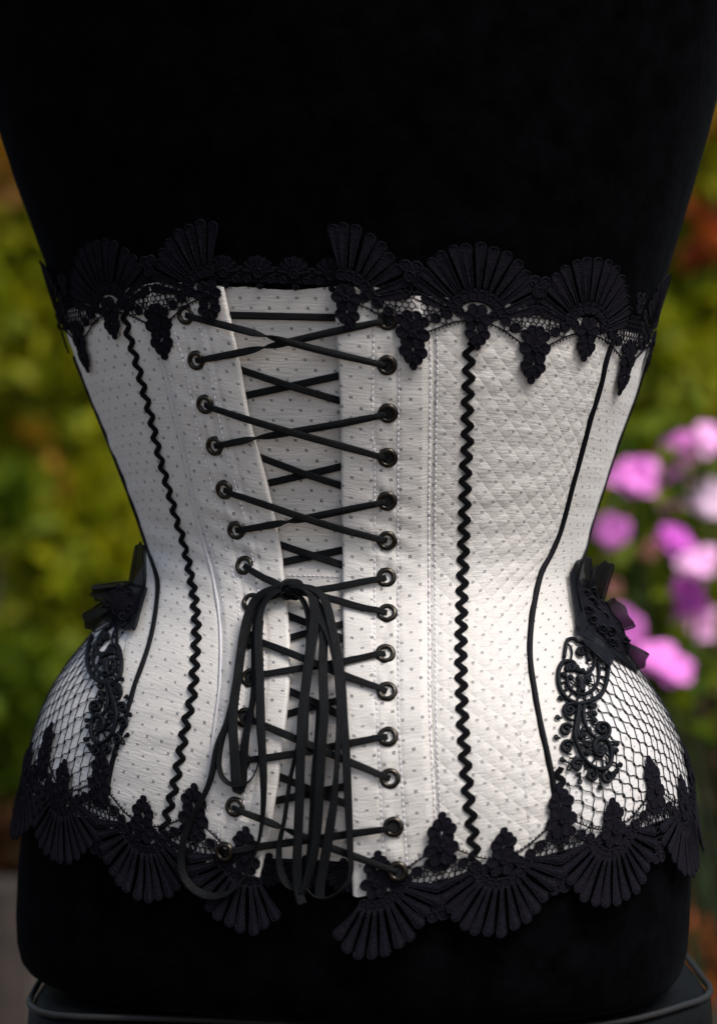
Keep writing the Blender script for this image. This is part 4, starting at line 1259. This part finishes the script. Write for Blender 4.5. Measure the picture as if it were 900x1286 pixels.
for x, y in ((90, 365), (140, 385), (205, 400), (215, 450), (275, 400), (300, 605), (320, 660), (320, 710), (270, 905), (270, 960), (240, 820), (215, 830)):
    ap(spiral(x, y, 14, 0, 1.0, .3, 12), .0010)
_ra = np.random.default_rng(11)
for k in range(95):
    # short worked bars filling the ground between the cords
    if k < 40: c_ = np.array([215 + _ra.normal(0, 70), 430 + _ra.normal(0, 75)])
    else: c_ = np.array([_ra.uniform(110, 430), _ra.uniform(620, 1130)])
    if k >= 40 and c_[1] < 760 and c_[0] > 300: continue
    th = _ra.uniform(0, math.pi); l_ = _ra.uniform(14, 32); v_ = np.array([math.cos(th), math.sin(th)]) * l_
    ap([c_ - v_, c_ + _ra.normal(0, 3, 2), c_ + v_], .00042)
for dx_ in (-9, 0, 9): ap([(210 + dx_, 590), (200 + dx_, 700), (196 + dx_, 800), (205 + dx_, 850)], .0007)
ap([(205, 395), (215, 440), (225, 500)], .0016); ap([(180, 300), (205, 340), (235, 335)], .0013); ap([(240, 150), (265, 200), (280, 260)], .0011)
def applique(anchor_px, mirror, kx, ky, label):
    mb = MB()
    c0 = onto([(690 + 240 / 6.127, 790 + 620 / 6.127)])
    ph0, z0_ = onto([anchor_px])
    for p, r in AP:
        q = spline(p, max(8, len(p) * 5)) if len(p) < 20 else p
        fp, fz = onto(np.column_stack([690 + q[:, 0] / 6.127, 790 + q[:, 1] / 6.127]))
        if mirror:
            # the twin on the other hip: same cloth offsets, reversed round the body
            A1 = np.linalg.norm(derivs(fp, fz)[0], axis=-1)
            dx = (fp - c0[0]) * A1
            dz = (fz - c0[1]) * ky
            zz_ = z0_ + dz
            fp = ph0 - dx * kx / np.linalg.norm(derivs(ph0 + 0 * dx, zz_)[0], axis=-1) + 0.0
            fz = zz_
            lean = seam(Lgus_pts)
            fp = fp + (lean(fz) - lean(z0_)) * 0.7
        P, N = S(fp, fz, np.full(len(fp), 0.0016 + 0.5 * r), True)
        tube(mb, P, N, r * 1.08, 6)
    o = part(mb, "soutache_applique", M_APPL); o['label'] = label
applique(None or (726, 890), False, 1, 1, "scrolled soutache applique, wide open loops")
applique((138, 866), True, 0.9, 0.93, "scrolled soutache applique seen nearly edge on")

# ------------------------------------------------------------------ organza bows
def lift_clear(V, hgt):
    """push ribbon points out of the body, towards the open side"""
    sh = V.shape; q = V.reshape(-1, 3); h = np.broadcast_to(hgt, sh[:-1]).reshape(-1)
    x, y = project(q)
    f_, z_ = onto(np.column_stack([x, y]))
    Q = S(f_, z_)
    near = np.hypot(*(np.array(project(Q)) - np.array([x, y]))) < 2.0
    q = q.copy()
    lim = Q[:, 1] - 0.0022 - h
    q[:, 1] = np.where(near, np.minimum(q[:, 1], lim), q[:, 1])
    return q.reshape(sh)

def bow(center, loops, rosette, label):
    """loops: (x0, y0, x1, y1, width at knot, width at tip, height, gap, skew): from the knot out to the fold"""
    ph, z = onto([center]); C = S(ph, z, 0.003)[0]
    mm = (C[1] - CAM[1]) / FPX
    X, Z, Zo = np.array([1.0, 0, 0]), np.array([0, 0, 1.0]), np.array([0, -1.0, 0])
    top = under(empty("organza_bow", (0, 0, 0))); top['label'] = label
    def at(x, y): return C + np.multiply.outer((np.asarray(x) - center[0]) * mm, X) - np.multiply.outer((np.asarray(y) - center[1]) * mm, Z)
    for (x0, y0, x1, y1, w0, w1, h, gap, sk) in loops:
        n_ = 40; s = np.linspace(0, 1, n_)
        a = np.sin(s * math.pi) ** .75
        L = math.hypot(x1 - x0, y1 - y0); d = np.array([(x1 - x0) / L, (y1 - y0) / L]); p = np.array([-d[1], d[0]])
        hg = (h + gap * (np.cos(s * math.pi) * np.clip(np.sin(s * math.pi) * 1.8, 0, 1) + 1)) * mm
        w = w0 + (w1 - w0) * a
        k = np.linspace(-.5, .5, 9); r4 = rng.uniform(0, 6, 4)
        und = 2.4 * np.sin(k * 7 + r4[0])[None, :] * np.sin(s * 6 + r4[1])[:, None] + 0.8 * np.sin(k * 13 + r4[2])[None, :] * (1 - a)[:, None]
        side = np.where(s < .5, -1, 1)[:, None] * np.clip(np.abs(s - .5) * 6, 0, 1)[:, None] * rng.uniform(.5, 2.5)
        xx = x0 + (a * L)[:, None] * d[0] + (w[:, None] * k + side) * p[0] + (sk * a[:, None] * k) * d[0]
        yy = y0 + (a * L)[:, None] * d[1] + (w[:, None] * k + side) * p[1] + (sk * a[:, None] * k) * d[1]
        bul = (rng.uniform(3, 7) * (1 - (2 * k) ** 2)[None, :] + 1.6 * np.sin(k * 11 + r4[3])[None, :]) * a[:, None]
        xx = xx + bul * d[0]; yy = yy + bul * d[1]
        hh = np.maximum(hg[:, None] + und * mm, 0.3 * mm)
        V = at(xx, yy)
        V = lift_clear(V, hh); V[..., 1] = np.where(V[..., 1] > C[1] - hh, C[1] - hh, V[..., 1])
        mb = MB(); mb.add(V, grid_faces(n_, 9))
        part(mb, "bow_loop", M_ORG, top)
        for e in (0, 8):
            mb = MB(); tube(mb, V[:, e], np.tile(Zo, (n_, 1)), 0.0004, 5)
            part(mb, "ribbon_edge", M_NET, top)
    mb = MB()
    for cx_, cy_, r_, a_, tn in rosette:
        q = spiral(cx_, cy_, r_, a_, tn, .2, 26)
        P = at(q[:, 0], q[:, 1]); P = lift_clear(P, np.full(len(P), 12 * mm)); P[:, 1] = P[:, 1].min()
        P[:, 1] = np.minimum(P[:, 1], C[1] - 12 * mm)
        tube(mb, P, np.tile(Zo, (len(P), 1)), 0.00075, 6)
        P2 = P - Zo * 2 * mm
        mb.add(np.concatenate([P2, P2.mean(0, keepdims=True)]), [(i, i + 1, len(P2)) for i in range(len(P2) - 1)])
    part(mb, "lace_rosette", M_APPL, top)
    rc = np.array([(c_[0], c_[1]) for c_ in rosette], float); m0 = rc.mean(0)
    t = np.linspace(0, 2 * math.pi, 25)[:-1]
    ev, evec = np.linalg.eigh(np.cov(rc.T)); ax = 2.0 * np.sqrt(ev)
    q = m0 + np.outer(np.cos(t) * (1 + .1 * np.cos(9 * t)) * ax[0], evec[:, 0]) + np.outer(np.sin(t) * (1 + .06 * np.cos(9 * t)) * ax[1], evec[:, 1])
    P = at(q[:, 0], q[:, 1]); P = lift_clear(P, np.full(len(P), 9 * mm)); P[:, 1] = np.minimum(P[:, 1], C[1] - 9 * mm)
    mid = P.mean(0) + Zo * 3 * mm
    mb = MB(); mb.add(np.concatenate([P, [mid]]), [(i, (i + 1) % 24, 24) for i in range(24)]); tube(mb, np.vstack([P, P[:1]]), np.tile(Zo, (25, 1)), 0.0006, 5, caps=False)
    part(mb, "rosette_ground", M_LACE, top)
bow((748, 775), [(724, 790, 720, 712, 26, 30, 3, 3, 14), (733, 775, 752, 714, 20, 20, 4, 4, 8), (744, 788, 777, 772, 30, 42, 4, 4, 6), (750, 806, 799, 836, 18, 27, 4, 4, 0), (756, 826, 720, 795, 20, 17, 6, 3, 0), (738, 790, 716, 778, 30, 34, 4, 3, 0), (735, 785, 728, 735, 26, 24, 5, 3, 0)],
    [(735, 758, 8, 0, 1.5), (750, 778, 9, 1, 1.5), (742, 770, 6, 2, 1.3), (757, 795, 8, 2, 1.5), (745, 790, 7, 0, 1.4), (768, 800, 7, 1, 1.4), (728, 748, 6, 1, 1.3), (738, 745, 5, 2, 1.2), (765, 786, 5, 1, 1.2), (757, 806, 6, 0, 1.3), (728, 766, 6, 0, 1.2), (778, 806, 5, 0, 1.2),
     (747, 762, 6, 2, 1.3), (733, 778, 6, 1, 1.2), (771, 809, 5, 2, 1.2), (764, 808, 5, 1, 1.2)],
    "black organza bow with a lace rosette over the broad net hip")
bow((158, 765), [(178, 742, 182, 690, 20, 10, 1, 2, 0), (168, 744, 124, 749, 16, 15, 4, 4, 0), (158, 762, 118, 787, 24, 24, 4, 4, 0), (178, 738, 164, 788, 26, 34, 2, 3, 0), (166, 748, 150, 784, 26, 30, 5, 3, 0)],
    [(150, 752, 7, 0, 1.5), (160, 762, 7, 1, 1.4), (168, 752, 6, 2, 1.4), (152, 770, 6, 0, 1.3), (164, 776, 6, 0, 1.3), (172, 764, 5, 1, 1.2), (158, 744, 5, 1, 1.2), (142, 760, 5, 1, 1.2)],
    "black organza bow jutting out beyond the shaded hip")
#__END__
